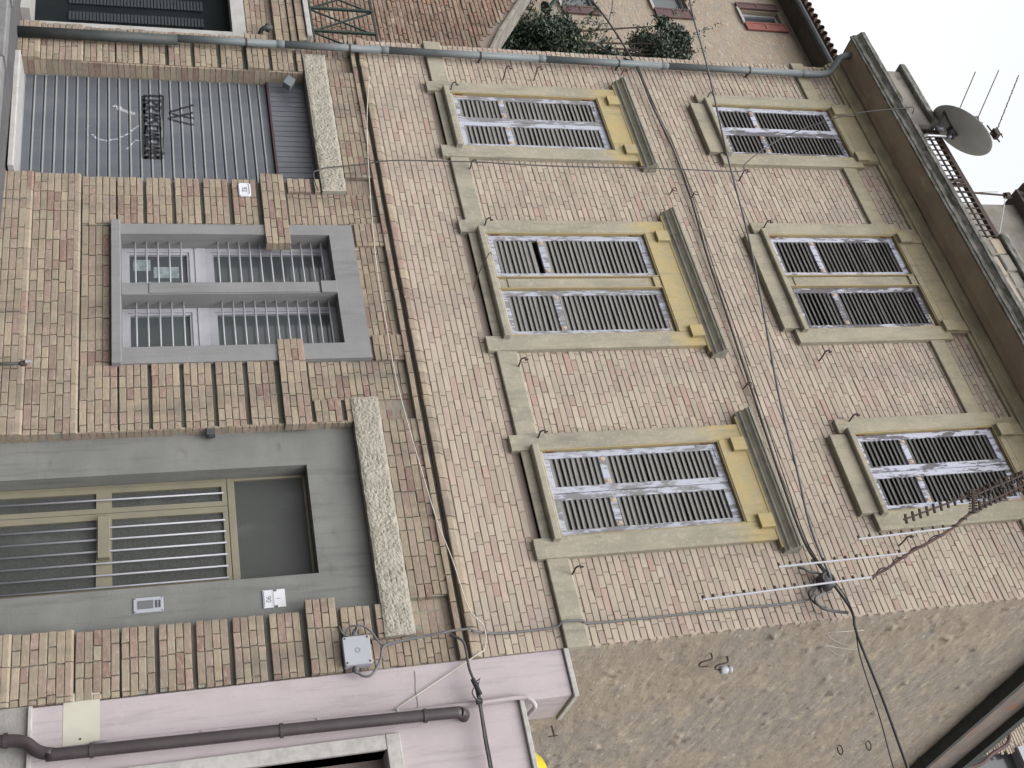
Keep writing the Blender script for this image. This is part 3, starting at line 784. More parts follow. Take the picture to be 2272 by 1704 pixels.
blob([(-9.75, -.3), (-9.82, -.25), (-9.9, -.2), (-9.9, -.13)], .014); blob([(-10.12, -.66), (-10.08, -.72), (-9.95, -.7)], .008)
obj('sprayed_scrawl', P_, 'spray_pale', roller)
st = MB(); st.prism_x([(-.13, -1.45), (.3, -1.45), (.3, -1.385), (-.12, -1.39), (-.13, -1.4)], -10.93, -9.12); obj('threshold', st, 'white_marble', house, bevel=.004)

# ---- ground-floor window: painted frame, two lights, security bars
gw = MB()
OP = [(-8.27, -7.612, -.36, 1.765), (-7.46, -6.812, -.36, 1.765)]
wall_holes(-8.412, -6.618, -.44, 2.022, -.025, .3, OP, gw)
gwo = obj('ground_floor_window', gw, 'grey_paint', house)
m = MB(); m.box(-8.43, -6.60, -.075, .06, -.452, -.362); obj('sill', m, 'grey_paint', gwo, bevel=.006)
m = MB(); m.box(-7.6, -7.472, -.04, -.02, -.1, 1.58); m.box(-7.612, -7.46, -.05, -.02, 1.60, 1.768); m.box(-7.612, -7.46, -.032, -.02, -.362, -.1); obj('mullion', m, 'grey_paint', gwo, bevel=.005)
for i, (a, b, c, d) in enumerate(OP):
    for (z0, z1) in ((c, .36), (.48, d)):
        s = MB(); t = .05
        wall_holes(a, b, z0, z1, .2, .26, [(a+t, b-t, z0+t, z1-t)], s); wall_holes(a+t-.01, b-t+.01, z0+t-.01, z1-t+.01, .215, .26, [(a+t+.025, b-t-.025, z0+t+.025, z1-t-.025)], s)
        so = obj('sash', s, 'white_paint', gwo)
        gl = MB(); gl.box(a+t, b-t, .243, .25, z0+t, z1-t); obj('pane', gl, 'glass_dark', gwo)
    tb = MB(); tb.box(a, b, .19, .27, .362, .478); obj('transom', tb, 'white_paint', gwo, bevel=.004)
    for z in (-.225, -.115, -.003, .11, .225):
        q = MB(); q.tube([(a, .10, z), (b, .10, z)], .0095, 8); obj('bar', q, 'white_tube', gwo, smooth=True)
    for k in range(11):
        z = .60+k*.108
        if z < d-.02: q = MB(); q.tube([(a, .10, z), (b, .10, z)], .0095, 8); obj('bar', q, 'white_tube', gwo, smooth=True)
for (xa, xb, za, zb, tl) in ((-8.15, -8.0, -.25, -.08, .1), (-8.05, -7.9, -.05, .2, -.1), (-7.85, -7.75, -.2, .1, .05)):
    q = MB(); q.box(xa, xb, .2415, .2425, za, zb); obj('stuck_paper', q, 'paper', gwo)

# ---- street door
ds = MB(); wall_holes(-5.87, -3.968, -1.62, 1.742, .1, .42, [(-5.48, -4.36, -1.7, 1.262)], ds)
dso = obj('door_surround', ds, 'grey_render', house)
jb = MB(); zz = -1.55
while zz < 1.72:          # brick reveal beside the door
    jb.box(-5.89, -5.868+random.uniform(-.003, .003), .0, .1, zz+.003, zz+pc-.003); zz += pc
obj('reveal_brickwork', jb, 'brick_ground', low_wall, kind='stuff')
df = MB(); yd = .27
X0, X1, ZT = -5.478, -4.362, 1.26
df.box(X0, X1, yd, yd+.06, .535, .6); df.box(X0, X0+.035, yd, yd+.06, -1.6, .535); df.box(X1-.03, X1, yd, yd+.06, -1.6, .535)
df.box(X0, X1, yd+.004, yd+.05, ZT-.03, ZT); df.box(X0, X0+.025, yd+.004, yd+.05, .6, ZT-.03); df.box(X1-.025, X1, yd+.004, yd+.05, .6, ZT-.03)
door = obj('street_door', df, 'beige_metal', house, bevel=.004)
fl = MB(); fl.box(X0+.02, X1-.02, yd+.03, yd+.036, .59, ZT-.02); obj('fanlight', fl, 'glass_frosted', door)
def doorleaf(a, b, bars, st):
    l = MB(); z0, z1 = -1.58, .53
    wall_holes(a, b, z0, z1, yd-.012, yd+.04, [(a+st, b-st, z0+.08, -.6), (a+st, b-st, -.47, z1-.045)], l)
    lo = obj('door_leaf', l, 'beige_metal', door)
    for (c, d) in ((z0+.07, -.59), (-.48, z1-.035)):
        gl = MB(); gl.box(a+st-.01, b-st+.01, yd+.012, yd+.018, c, d); obj('pane', gl, 'glass_frosted', lo)
    for x in bars:
        q = MB(); q.tube([(x, yd-.03, -1.5), (x, yd-.03, .5)], .0085, 8)
        for z in (-1.45, .49): q.tube([(x, yd-.03, z), (x, yd+.0, z)], .006, 6)
        obj('bar', q, 'white_tube', lo, smooth=True)
    return lo
doorleaf(-5.44, -5.185, [-5.31], .05)
lf = doorleaf(-5.18, -4.393, [-5.03, -4.915, -4.80, -4.685, -4.57, -4.455], .06)
q = MB(); q.box(-5.13, -4.72, yd-.075, yd-.012, -.585, -.485); obj('letter_plate', q, 'beige_metal', lf, bevel=.004)
q = MB(); q.lathe([(0, -.012), (.011, -.012), (.011, .0)], (-5.15, yd-.014, -.53), axis=(0, 1, 0), n=12); obj('lock', q, 'iron_dark', lf)

# ---- hooks driven into the wall
def hook(x, z, xo, zo, kind=0, par=None, reach=.22, s=1.0):
    q = MB(); xo -= .0
    if kind == 0:   # bent flat bar, curled at the end
        q.tube([(x, .02, z), (x, -reach*.6, z), (x-.01, -reach, z+.005), (x-.015, -reach-.02, z+.045*s), (x-.02, -reach+.03, z+.06*s), (x-.025, -reach+.02, z+.09*s)], .0085, 6, smooth=3)
    elif kind == 1: # ring-ended spike
        q.tube([(x, .02, z), (x, -reach, z+.01)], .007, 6)
        q.tube([(x+.028*math.sin(t/8*6.283)*s, -reach-.0, z+.038+.028*(-math.cos(t/8*6.283))*s) for t in range(9)], .006, 6)
    o = obj('hook', q, 'iron_dark', par or house)
for (x, z) in ((-10.68, 3.53), (-9.32, 3.53), (-8.4, 3.53), (-6.44, 3.52), (-5.55, 3.53), (-4.07, 3.54)): hook(x, z, 0, 0, 0, reach=.15)
for (x, z) in ((-10.72, 7.06), (-9.27, 7.07), (-8.4, 7.08), (-6.42, 7.1), (-5.56, 7.1), (-4.08, 7.1)): hook(x, z, 0, 0, 0, reach=.16, s=1.15)
for (x, z) in ((-10.98, 4.28), (-11.0, 4.7)): hook(x, z, 0, 0, 0, reach=.2)
for (x, z) in ((-11.2, 5.97), (-9.0, 6.02), (-8.94, 6.29), (-6.08, 6.02)): hook(x, z, 0, 0, 1, reach=.09)
q = MB(); q.tube([(-7.5, .02, 3.24), (-7.6, -.12, 3.28), (-7.76, -.3, 3.40), (-7.77, -.31, 3.42), (-7.75, -.3, 3.43)], .006, 6); obj('hook', q, 'iron_dark', house)
# flank ironwork
for (d, z) in ((.42, 4.84), (.53, 5.05)):
    q = MB(); q.tube([wpt(d, -.02, z+.06), wpt(d, .05, z+.055), wpt(d, .07, z+.02), wpt(d+.01, .075, z-.05), wpt(d+.05, .08, z-.075), wpt(d+.09, .085, z-.045), wpt(d+.1, .085, z+.03)], .0085, 6, smooth=3); obj('hook', q, 'iron_dark', flank)
q = MB(); q.lathe([(0, -.07), (.034, -.07), (.04, -.06), (.04, .0), (.03, .01), (.03, .018), (.038, .024), (.036, .05), (.02, .06), (0, .06)], wpt(.63, .09, 5.11), n=18); insulator = tag(obj('insulator', q, 'white_paint', None, smooth=True), 'white porcelain insulator on an iron hook of the rubble flank wall', 'insulator')
for z in (7.7, 8.1):
    q = MB(); q.tube([wpt(3.35+.055*math.sin(t/10*6.283), .05+.055*math.cos(t/10*6.283), z) for t in range(11)], .008, 6); obj('ring', q, 'iron_dark', flank)
q = MB(); q.tube([wpt(1.62, -.02, 3.58), wpt(1.62, .12, 3.58)], .009, 6); q.tube([wpt(1.62, .11, 3.62), wpt(1.62, .11, 3.52)], .007, 6); obj('hook', q, 'iron_dark', flank)

# ------------------------------------------------------------------ things fixed to the brick house
dp = thing('downpipe', 'long grey plastic downpipe down the left corner of the brick house', 'downpipe')
X = -11.30; Yp = -.115
def pipe(pts, r, name, mat, par, n=14, sm=0):
    q = MB(); q.tube(pts, r, n, smooth=sm); return obj(name, q, mat, par, smooth=True)
segs = [(.29, 1.5), (1.5, 2.78), (2.78, 4.85), (4.85, 6.6), (6.6, 8.75)]
for i, (a, b) in enumerate(segs):
    pipe([(X, Yp, a), (X, Yp, b)], .046, 'pipe_length', 'pvc_grey', dp)
    q = MB(); q.lathe([(.046, -.05), (.0495, -.045), (.0495, .04), (.046, .045)], (X, Yp, b), n=16); obj('collar', q, 'pvc_grey', dp, smooth=True)
    q = MB(); q.lathe([(.046, -.009), (.052, -.009), (.052, .009), (.046, .009)], (X, Yp, (a+b)/2+.2), n=16); q.box(X-.012, X+.012, Yp+.03, .03, (a+b)/2+.19, (a+b)/2+.21); obj('clamp', q, 'iron_dark', dp)
pipe([(X, Yp, 8.75), (X, Yp, 9.0), (X-.02, Yp-.03, 9.14), (X-.08, Yp-.12, 9.22), (X-.14, Yp-.2, 9.29), (X-.15, Yp-.24, 9.42), (X-.15, Yp-.24, 9.5)], .048, 'elbow', 'pvc_grey', dp, sm=5)
pipe([(X+.03, Yp, -1.44), (X+.03, Yp, .3)], .062, 'cast_iron_foot', 'cast_iron', dp)

pl = thing('house_number_plate', 'small white enamel plate numbered 92 beside the roller shutter', 'number plate')
q = MB()
def rrect(x0, x1, z0, z1, r, n=5):
    o = []
    for (cx, cz, a0) in ((x1-r, z1-r, 0), (x0+r, z1-r, 90), (x0+r, z0+r, 180), (x1-r, z0+r, 270)):
        o += [(cx+r*math.cos(R(a0+90*k/n)), cz+r*math.sin(R(a0+90*k/n))) for k in range(n+1)]
    return o
q.prism_y(rrect(-9.03, -8.835, .855, .985, .028), -.022, .0); obj('plate', q, 'enamel', pl, bevel=.004)
q = MB()
a_ = rrect(-9.03, -8.835, .855, .985, .028); b_ = rrect(-9.018, -8.847, .867, .973, .02)
n = len(a_)
for (x, z) in a_: q.v.append((x, -.024, z))
for (x, z) in b_: q.v.append((x, -.03, z))
b2 = rrect(-9.010, -8.855, .875, .965, .016)
for (x, z) in b2: q.v.append((x, -.0225, z))
for o_ in (0, n):
    for i in range(n): k = (i+1) % n; q.f.append((o_+i, o_+k, o_+n+k, o_+n+i))
obj('rim', q, 'enamel', pl)
def text(body_, x, z, y, size, mat, par, name='digits', sx=1.0):
    cu = bpy.data.curves.new('t', 'FONT'); cu.body = body_; cu.size = size; cu.extrude = .0008; cu.align_x = 'CENTER'; cu.align_y = 'CENTER'
    to = bpy.data.objects.new('t', cu); C.objects.link(to)
    me = bpy.data.meshes.new_from_object(to.evaluated_get(bpy.context.evaluated_depsgraph_get())); bpy.data.objects.remove(to)
    me.materials.clear(); me.materials.append(MATS[mat])
    o = bpy.data.objects.new(name, me); C.objects.link(o); o.parent = par; o.location = (x, y, z); o.rotation_euler = (R(90), 0, 0); o.scale = (sx, 1, 1); return o
text('92', -8.932, .918, -.024, .075, 'digits', pl)
pl = thing('house_number_plate', 'square white plate numbered 90 on the grey door surround', 'number plate')
q = MB(); q.box(-4.232, -4.066, .088, .102, .76, .848); obj('number_panel', q, 'enamel', pl, bevel=.002)
q = MB(); q.prism_y([(-4.232, .852), (-4.215, .852), (-4.215, .88), (-4.232, .88), (-4.232, .95), (-4.066, .95), (-4.066, .88), (-4.085, .88), (-4.085, .852), (-4.066, .852)][::-1], .09, .102); obj('upper_panel', q, 'enamel', pl)
text('90', -4.145, .806, .0875, .062, 'digits', pl); text('I', -4.147, .889, .0892, .05, 'digit_red', pl)
q = MB()
for k in range(11): q.box(-4.222+k*.0135, -4.213+k*.0135+(k % 3)*.001, .0865, .089, .7655, .7735)
obj('small_print', q, 'digits', pl)
q = MB(); q.box(-4.224, -4.074, .0865, .089, .841, .8425); obj('rule', q, 'digits', pl)

ic = thing('intercom', 'grey metal intercom panel with speaker grille on the door surround', 'intercom')
q = MB(); q.box(-4.262, -4.125, .088, .105, -.295, -.055); obj('panel', q, 'box_grey', ic, bevel=.003)
q = MB(); q.box(-4.232, -4.158, .085, .09, -.262, -.135); obj('grille', q, 'cable_grey', ic)
for z in (-.112, -.086): q = MB(); q.box(-4.228, -4.162, .084, .09, z-.008, z+.008); obj('button', q, 'plastic_dark', ic)
for (x, z) in ((-4.252, -.283), (-4.135, -.283), (-4.252, -.067), (-4.135, -.067)): q = MB(); q.lathe([(0, -.003), (.005, -.003), (.005, .003)], (x, .087, z), axis=(0, 1, 0), n=8); obj('screw', q, 'iron_dark', ic)

bx = thing('junction_box', 'square grey plastic junction box where cables meet beside the door', 'junction box')
q = MB(); q.prism_y(rrect(-3.645, -3.40, 1.36, 1.585, .015), -.11, -.02); obj('box_body', q, 'box_grey', bx, bevel=.004)
q = MB(); q.prism_y(rrect(-3.647, -3.398, 1.358, 1.587, .015), -.128, -.111); obj('lid', q, 'box_grey', bx, bevel=.005)
for (x, z) in ((-3.628, 1.378), (-3.416, 1.378), (-3.628, 1.567), (-3.416, 1.567)): q = MB(); q.lathe([(0, -.004), (.008, -.004), (.008, .002)], (x, -.129, z), axis=(0, 1, 0), n=8); obj('screw', q, 'iron_dark', bx)
q = MB(); q.lathe([(.018, -.0015), (.021, -.0015), (.021, .001), (.018, .001)], (-3.52, -.129, 1.475), axis=(0, 1, 0), n=18); obj('maker_mark', q, 'cable_grey', bx)
q = MB(); q.lathe([(.0, 0), (.024, 0), (.024, .035), (.016, .04), (.016, .06), (0, .06)], (-3.402, -.07, 1.45), axis=(1, 0, 0), n=12); obj('gland', q, 'cable_grey', bx)

q = MB(); q.prism_y(rrect(-.06, .06, -.05, .05, .01), -.06, .06); rl = obj('box_lamp', q, 'pvc_grey', None, bevel=.004)
rl.location = (-10.76, .02, 1.56); rl.rotation_euler = (0, R(35), R(20)); tag(rl, 'small grey box tilted at the top left of the roller shutter', 'box')
q = MB(); q.box(-5.872, -5.80, -.0, .07, .37, .45); q.box(-5.80, -5.79, .01, .06, .385, .435)
bell = tag(obj('door_bell', q, 'plastic_dark', None, bevel=.006), 'small dark box fixed to the brick jamb left of the street door', 'bell box')
q = MB(); q.tube([(-11.6, .03, 1.28), (-11.62, -.06, 1.3), (-11.62, -.1, 1.36), (-11.64, -.08, 1.4)], .028, 10, smooth=3); q.lathe([(0, -.05), (.05, -.04), (.055, 0), (.03, .04), (0, .05)], (-11.66, -.07, 1.39), n=12)
tag(obj('wall_lamp', q, 'cast_iron', None, smooth=True), 'small dark lamp on the corner left of the downpipe', 'lamp')
gp = thing('gas_pipe', 'thin dark gas pipe with valve rising from the pavement under the barred window', 'pipe')
q = MB(); q.tube([(-6.56, -.15, -1.55), (-6.56, -.15, -1.2)], .016, 10); obj('riser', q, 'cast_iron', gp, smooth=True)
q = MB(); q.lathe([(.016, -.03), (.028, -.025), (.028, .015), (.02, .03), (0, .035)], (-6.56, -.15, -1.2), n=12); obj('valve', q, 'iron_dark', gp)
q = MB(); q.lathe([(0, -.03), (.02, -.02), (.02, .02), (0, .03)], (-6.56, -.175, -1.16), n=12); obj('cap', q, 'aluminium', gp)

# ---- cables
def cable(pts, r, mat, label, sm=6, name='cable', n=7):
    q = MB(); q.tube(pts, r, n, smooth=sm); return tag(obj(name, q, mat, None, smooth=True), label, 'cable')
cable([(-8.92, -.04, 1.715), (-9.02, -.06, 1.69), (-9.13, -.1, 1.68), (-9.2, -.07, 1.73), (-9.26, -.06, 1.85), (-9.31, -.07, 2.22), (-9.34, -.12, 2.6), (-9.32, -.15, 3.2), (-9.30, -.17, 3.6), (-9.275, -.175, 4.0), (-9.255, -.18, 4.5), (-9.245, -.19, 5.1), (-9.24, -.2, 5.64), (-9.245, -.19, 6.2), (-9.255, -.17, 6.9), (-9.28, -.17, 7.05), (-9.42, -.16, 7.15), (-9.72, -.18, 7.56), (-9.95, -.25, 8.05), (-10.03, -.5, 8.75), (-10.03, -.64, 9.45), (-10.03, -.65, 9.66), (-10.06, -.3, 9.75), (-10.1, -.15, 10.1)], .0075, 'cable_dark', 'dark aerial lead running up the facade from the garage lintel to the satellite dish')
cable([(-12.67-1.2, .4, 5.95), (-12.6, 0, 6.02), (-11.342, -.1, 6.17), (-10.54, -.06, 6.22), (-9.71, -.04, 6.285), (-8.84, -.04, 6.26), (-7.96, -.04, 6.18), (-7.01, -.04, 6.135), (-5.9, -.04, 6.08), (-4.89, -.04, 6.03), (-4.17, -.05, 6.02), (-3.8, -.09, 6.09), (-3.40, -.16, 6.16), (-3.1, -.28, 6.04), (-2.46, -.3, 6.03), (-1.87, -.3, 6.01), (0, -.3, 5.95), (3, -.3, 5.95)], .014, 'cable_dark', 'thick cable bundle strung along the wall between the two upper floors', sm=8)
cable([(-11.33, -.125, 6.19), (-10.5, -.07, 6.245), (-9.7, -.05, 6.31), (-8.84, -.05, 6.285), (-7.9, -.055, 6.205), (-6.9, -.055, 6.17), (-5.8, -.055, 6.11), (-4.8, -.06, 6.06), (-4.1, -.07, 6.04), (-3.45, -.2, 6.14), (-2.9, -.3, 5.97), (-2.3, -.34, 5.9), (-1.7, -.36, 5.82), (0, -.4, 5.7)], .006, 'cable_black', 'thin wire clipped above the cable bundle between the upper floors', sm=6)
cable([(-14.5, -.5, 7.6), (-12.25, -.5, 7.12), (-10.82, -.5, 6.93), (-9.14, -.5, 6.66), (-7.88, -.5, 6.49), (-6.94, -.48, 6.33), (-5.7, -.42, 6.12), (-4.9, -.33, 6.06), (-4.25, -.22, 6.03), (-3.75, -.14, 6.09)], .0125, 'cable_grey', 'grey cable slung across in front of the upper floor shutters', sm=8)
cable([(-10.78, -.012, 2.56), (-10.74, -.11, 2.51), (-9.86, -.12, 2.37), (-8.68, -.12, 2.26), (-7.71, -.115, 2.2), (-6.87, -.11, 2.195), (-6.3, -.11, 2.2), (-5.63, -.11, 2.25), (-4.73, -.1, 2.345), (-4.29, -.1, 2.425), (-3.81, -.1, 2.49), (-3.63, -.08, 2.6), (-3.45, -.05, 2.58), (-3.40, -.05, 2.5), (-3.3, -.03, 2.3), (-3.0, -.02, 1.7)], .0055, 'cable_pale', 'pale thin wire sagging along the brick ledge above the ground floor', sm=6)
cable([(-3.60, -.09, 2.48), (-3.58, -.02, 2.75), (-3.58, -.02, 3.24), (-3.61, -.06, 3.33), (-3.6, -.06, 3.53), (-3.585, -.02, 3.62), (-3.58, -.02, 4.67), (-3.58, -.02, 5.15), (-3.58, -.03, 5.76), (-3.62, -.05, 5.88), (-3.68, -.06, 5.95)], .011, 'cable_grey', 'grey cable clipped up the right corner of the brick house', sm=6)
cable([(-3.36, -.07, 1.45), (-3.31, -.08, 1.5), (-3.31, -.09, 1.57), (-3.42, -.1, 1.655), (-3.54, -.1, 1.7), (-3.57, -.1, 1.83), (-3.595, -.1, 2.1), (-3.61, -.115, 2.3), (-3.61, -.12, 2.48)], .011, 'cable_grey', 'grey cable looping from the junction box up to the ledge')
cable([(-3.63, -.06, 1.46), (-3.70, -.08, 1.465), (-3.75, -.09, 1.53), (-3.69, -.09, 1.61), (-3.57, -.09, 1.68), (-3.55, -.09, 1.75), (-3.585, -.09, 1.95), (-3.60, -.125, 2.25)], .009, 'cable_grey', 'thin grey cable arching out of the top of the junction box')
cable([(-3.83, .05, 1.37), (-3.77, -.05, 1.36), (-3.70, -.09, 1.37), (-3.66, -.09, 1.42), (-3.67, -.1, 1.47), (-3.74, -.1, 1.5), (-3.75, -.08, 1.44), (-3.70, -.05, 1.40), (-3.66, -.03, 1.41)], .008, 'cable_grey', 'coiled grey cable left of the junction box')
cable([(-3.58, -.1, 2.28), (-3.52, -.13, 2.36), (-3.45, -.12, 2.39), (-3.27, -.1, 2.395), (-3.12, -.1, 2.42), (-2.91, -.1, 2.425), (-2.64, -.1, 2.415), (-2.43, -.1, 2.415), (-1.5, -.1, 2.4), (2.5, -.1, 2.38)], .012, 'cable_dark', 'dark cable bundle running off along the pink wall', sm=8)
cable([(-3.13, -.12, 2.44), (-2.92, -.085, 2.44), (-2.64, -.085, 2.435), (-2.43, -.085, 2.435), (-1.5, -.085, 2.42), (2.5, -.085, 2.4)], .009, 'cable_black', 'second black cable beside the bundle on the pink wall')
cable([(-3.14, -.28, 6.12), (-3.16, -.25, 5.9), (-3.18, -.2, 5.8), (-3.1, -.2, 5.84), (-2.99, -.22, 6.03), (-3.03, -.2, 5.85), (-3.06, -.2, 5.75), (-2.98, -.22, 5.77), (-2.93, -.25, 5.84)], .0035, 'cable_pale', 'loose white wire loops dangling from the cable bundle at the corner')
bxl = thing('cable_drum_box', 'round dark cable joint box on the wall below the right upper window', 'joint box')
q = MB(); q.lathe([(0, -.11), (.06, -.11), (.085, -.09), (.09, -.04), (.09, 0), (0, .01)], (-3.74, -.03, 6.07), axis=(0, 1, 0), n=20); obj('drum', q, 'plastic_dark', bxl, smooth=True)
q = MB(); q.lathe([(.055, -.004), (.065, -.004), (.065, .004), (.055, .004)], (-3.74, -.142, 6.07), axis=(0, 1, 0), n=20); obj('ring', q, 'cable_grey', bxl)
cable([(-3.93, -.03, 5.86), (-3.90, -.06, 5.89), (-3.86, -.07, 5.93), (-3.83, -.07, 6.03), (-3.78, -.06, 6.1)], .014, 'cable_grey', 'short grey hose above the round joint box')
cable([(-3.69, -.06, 6.0), (-3.62, -.07, 5.98), (-3.59, -.08, 5.9), (-3.53, -.09, 5.87), (-3.45, -.1, 5.93), (-3.41, -.11, 6.05), (-3.38, -.13, 6.14)], .015, 'cable_grey', 'grey hose bending from the round joint box to the house corner')
cable([(-3.70, -.06, 5.96), (-3.66, -.06, 5.86), (-3.58, -.07, 5.84), (-3.5, -.09, 5.88), (-3.46, -.1, 5.95)], .01, 'cable_black', 'black cable under the round joint box')
sp_ = thing('cable_splice', 'black splice clamp with loops on the cable against the pink wall', 'splice')
q = MB(); q.tube([(-3.16, -.13, 2.40), (-3.02, -.13, 2.44)], .022, 8); q.tube([(-3.12, -.13, 2.4), (-3.15, -.15, 2.46), (-3.1, -.13, 2.43)], .008, 6); obj('clamp', q, 'cable_black', sp_)
q = MB(); q.tube([(-3.10, -.13, 2.41), (-3.04, -.15, 2.37), (-2.98, -.15, 2.39), (-2.97, -.13, 2.43)], .006, 6, smooth=4); obj('loop', q, 'cable_dark', sp_)
q = MB(); q.box(-2.99, -2.95, -.13, -.09, 2.4, 2.45); obj('strap', q, 'cable_black', sp_)

# ------------------------------------------------------------------ roof terrace: parapets, railing, dish, aerials
par = thing('roof_parapet', 'stained plastered parapet with a coping at the left end of the roof edge', 'parapet')
q = MB(); q.box(-11.42, -10.30, -.15, .1, 9.64, 10.36); obj('parapet_wall', q, 'concrete_old', par)
q = MB(); q.prism_x([(-.22, 10.36), (.15, 10.36), (.15, 10.42), (.13, 10.5), (-.18, 10.5), (-.22, 10.44)], -11.52, -10.33); obj('coping', q, 'cornice_lip', par, bevel=.01)
par = thing('roof_parapet', 'old parapet of mixed blocks at the right side of the roof edge', 'parapet')
q = MB(); q.box(-8.2, XR+.0, -.12, .15, 9.64, 10.42); obj('parapet_wall', q, 'concrete_old', par)
q = MB(); q.prism_x([(-.18, 10.42), (.2, 10.42), (.2, 10.5), (.16, 10.58), (-.14, 10.58), (-.18, 10.52)], -8.24, XR+.02); obj('coping', q, 'cornice_lip', par, bevel=.01)
zb = 9.66; xb = -8.19
for r_ in range(4):
    xb = -8.19-random.uniform(0, .2)*0
    while xb < -6.2:
        L = random.uniform(.22, .42); q = MB(); q.brick(xb+.01, xb+L-.01, -.14+random.uniform(-.01, .01), -.1, zb+.01, zb+.18, ch=.012); obj('stone', q, random.choice(('concrete_old', 'rubble_render', 'brick_upper')), par); xb += L
    zb += .19
rl = thing('roof_railing', 'dark iron roof railing with short pickets between the two parapets', 'railing')
q = MB(); q.box(-10.34, -8.2, -.03, .03, 10.5, 10.57); obj('handrail', q, 'iron_dark', rl)
q = MB(); q.box(-10.32, -8.2, -.07, -.05, 10.31, 10.33); obj('lower_rail', q, 'iron_dark', rl)
k = 0; x = -10.28
while x < -8.22:
    q = MB(); q.box(x-.007, x+.007, -.08, -.066, 9.9, 10.45); obj('picket', q, 'iron_dark', rl); x += .1; k += 1
for x in (-10.28, -9.35, -9.27, -8.24): q = MB(); q.box(x-.014, x+.014, -.045, .0, 9.62, 10.5); obj('post', q, 'iron_dark', rl)

di = thing('satellite_dish', 'round grey satellite dish on a bracket above the roof railing', 'satellite dish')
dc = Vector((-10.143, -.2, 10.764)); dn = Vector((-.529, -.489, .694)).normalized()
q = MB(); pr_ = [(.0, -.085), (.12, -.08), (.25, -.062), (.36, -.037), (.44, -.012), (.478, .0), (.482, .006), (.474, .008), (.43, -.004), (.25, -.052), (.0, -.075)]
q.lathe(pr_, dc, axis=dn, n=48); obj('reflector', q, 'dish_grey', di, smooth=True)
dv = (Vector((0, 0, -1))-dn*(-dn.z)).normalized(); lnb = Vector((-10.03, -.32, 10.26))
q = MB(); q.tube([dc+dv*.40-dn*.03, lnb], .013, 8); q.tube([dc-dn*.1, dc+dv*.40-dn*.04], .016, 8); obj('arm', q, 'iron_dark', di)
q = MB(); q.lathe([(0, -.07), (.028, -.06), (.03, 0), (.045, .03), (.045, .06), (0, .07)], lnb, axis=(dc-lnb).normalized(), n=14); obj('receiver', q, 'plastic_dark', di, smooth=True)
back = dc-dn*.12
q = MB(); q.tube([back-Vector((.05, 0, .05)), back+dv*.16], .05, 8); q.tube([back+dv*.1, back+dv*.12-dn*.12], .03, 8); q.lathe([(0, -.02), (.04, -.02), (.04, .02), (0, .02)], back+dv*.05-dn*.04, axis=dn, n=10); obj('mount', q, 'plastic_dark', di)
bk2 = back+dv*.12-dn*.1
q = MB(); q.tube([(bk2.x, bk2.y, bk2.z+.12), (bk2.x, bk2.y, 10.2), (bk2.x, -.1, 10.1), (bk2.x, -.1, 9.68)], .022, 10); obj('pole', q, 'aluminium', di)
q = MB(); q.tube([(bk2.x+.02, bk2.y, 10.3), (bk2.x-.22, -.08, 9.75)], .007, 6); q.tube([(bk2.x-.02, bk2.y, 10.4), (bk2.x+.2, -.08, 9.8)], .007, 6); obj('stay', q, 'iron_dark', di)

def yagi(name, a, b, nel, el, label, mast=None):
    t = thing(name, label, 'aerial'); a, b = Vector(a), Vector(b); ax = (b-a).normalized(); ev = ax.cross(Vector((.45, -.6, -.66))).normalized(); ev = (ev*.35+ax.cross(ev).normalized()*.94).normalized()
    q = MB(); q.tube([a, b], .008, 6); obj('boom', q, 'iron_dark', t)
    for i in range(nel):
        c = a+(b-a)*(i+.3)/nel; q = MB(); q.tube([c-ev*el, c+ev*el], .005, 5); obj('element', q, 'iron_dark', t)
    if mast:
        q = MB(); q.tube(mast, .014, 8); obj('mast', q, 'iron_dark', t)
    return t
yagi('roof_aerial', (-11.004, .2, 11.388), (-11.976, .2, 12.197), 3, .006, 'thin plain rod aerial just left of the satellite dish', [(-11.004, .2, 11.39), (-10.95, .2, 9.6)])
yagi('roof_aerial', (-10.804, .2, 11.607), (-12.05, .2, 12.674), 7, .012, 'slender aerial behind the middle of the satellite dish', [(-10.80, .2, 11.72), (-10.78, .2, 9.6)])
ya = yagi('roof_aerial', (-10.572, .2, 11.835), (-11.955, .2, 13.005), 9, .028, 'long toothed aerial on the mast right of the satellite dish', [(-10.57, .2, 11.95), (-10.58, .2, 9.6)])
q = MB(); q.box(-10.64, -10.5, .15, .25, 11.8, 11.86); q.tube([(-10.75, .2, 11.78), (-10.4, .2, 11.82)], .012, 6); q.tube([(-10.72, .2, 11.93), (-10.5, .2, 11.93)], .008, 6); obj('reflector_bar', q, 'iron_dark', ya)
q = MB(); q.tube([(-10.98, .2, 11.56), (-10.9, .18, 11.62), (-10.93, .2, 11.7), (-10.86, .2, 11.68)], .014, 6, smooth=3); q.lathe([(0, -.04), (.035, -.02), (.03, .03), (0, .05)], (-10.9, .2, 11.6), n=10); obj('dipole', q, 'iron_dark', ya)

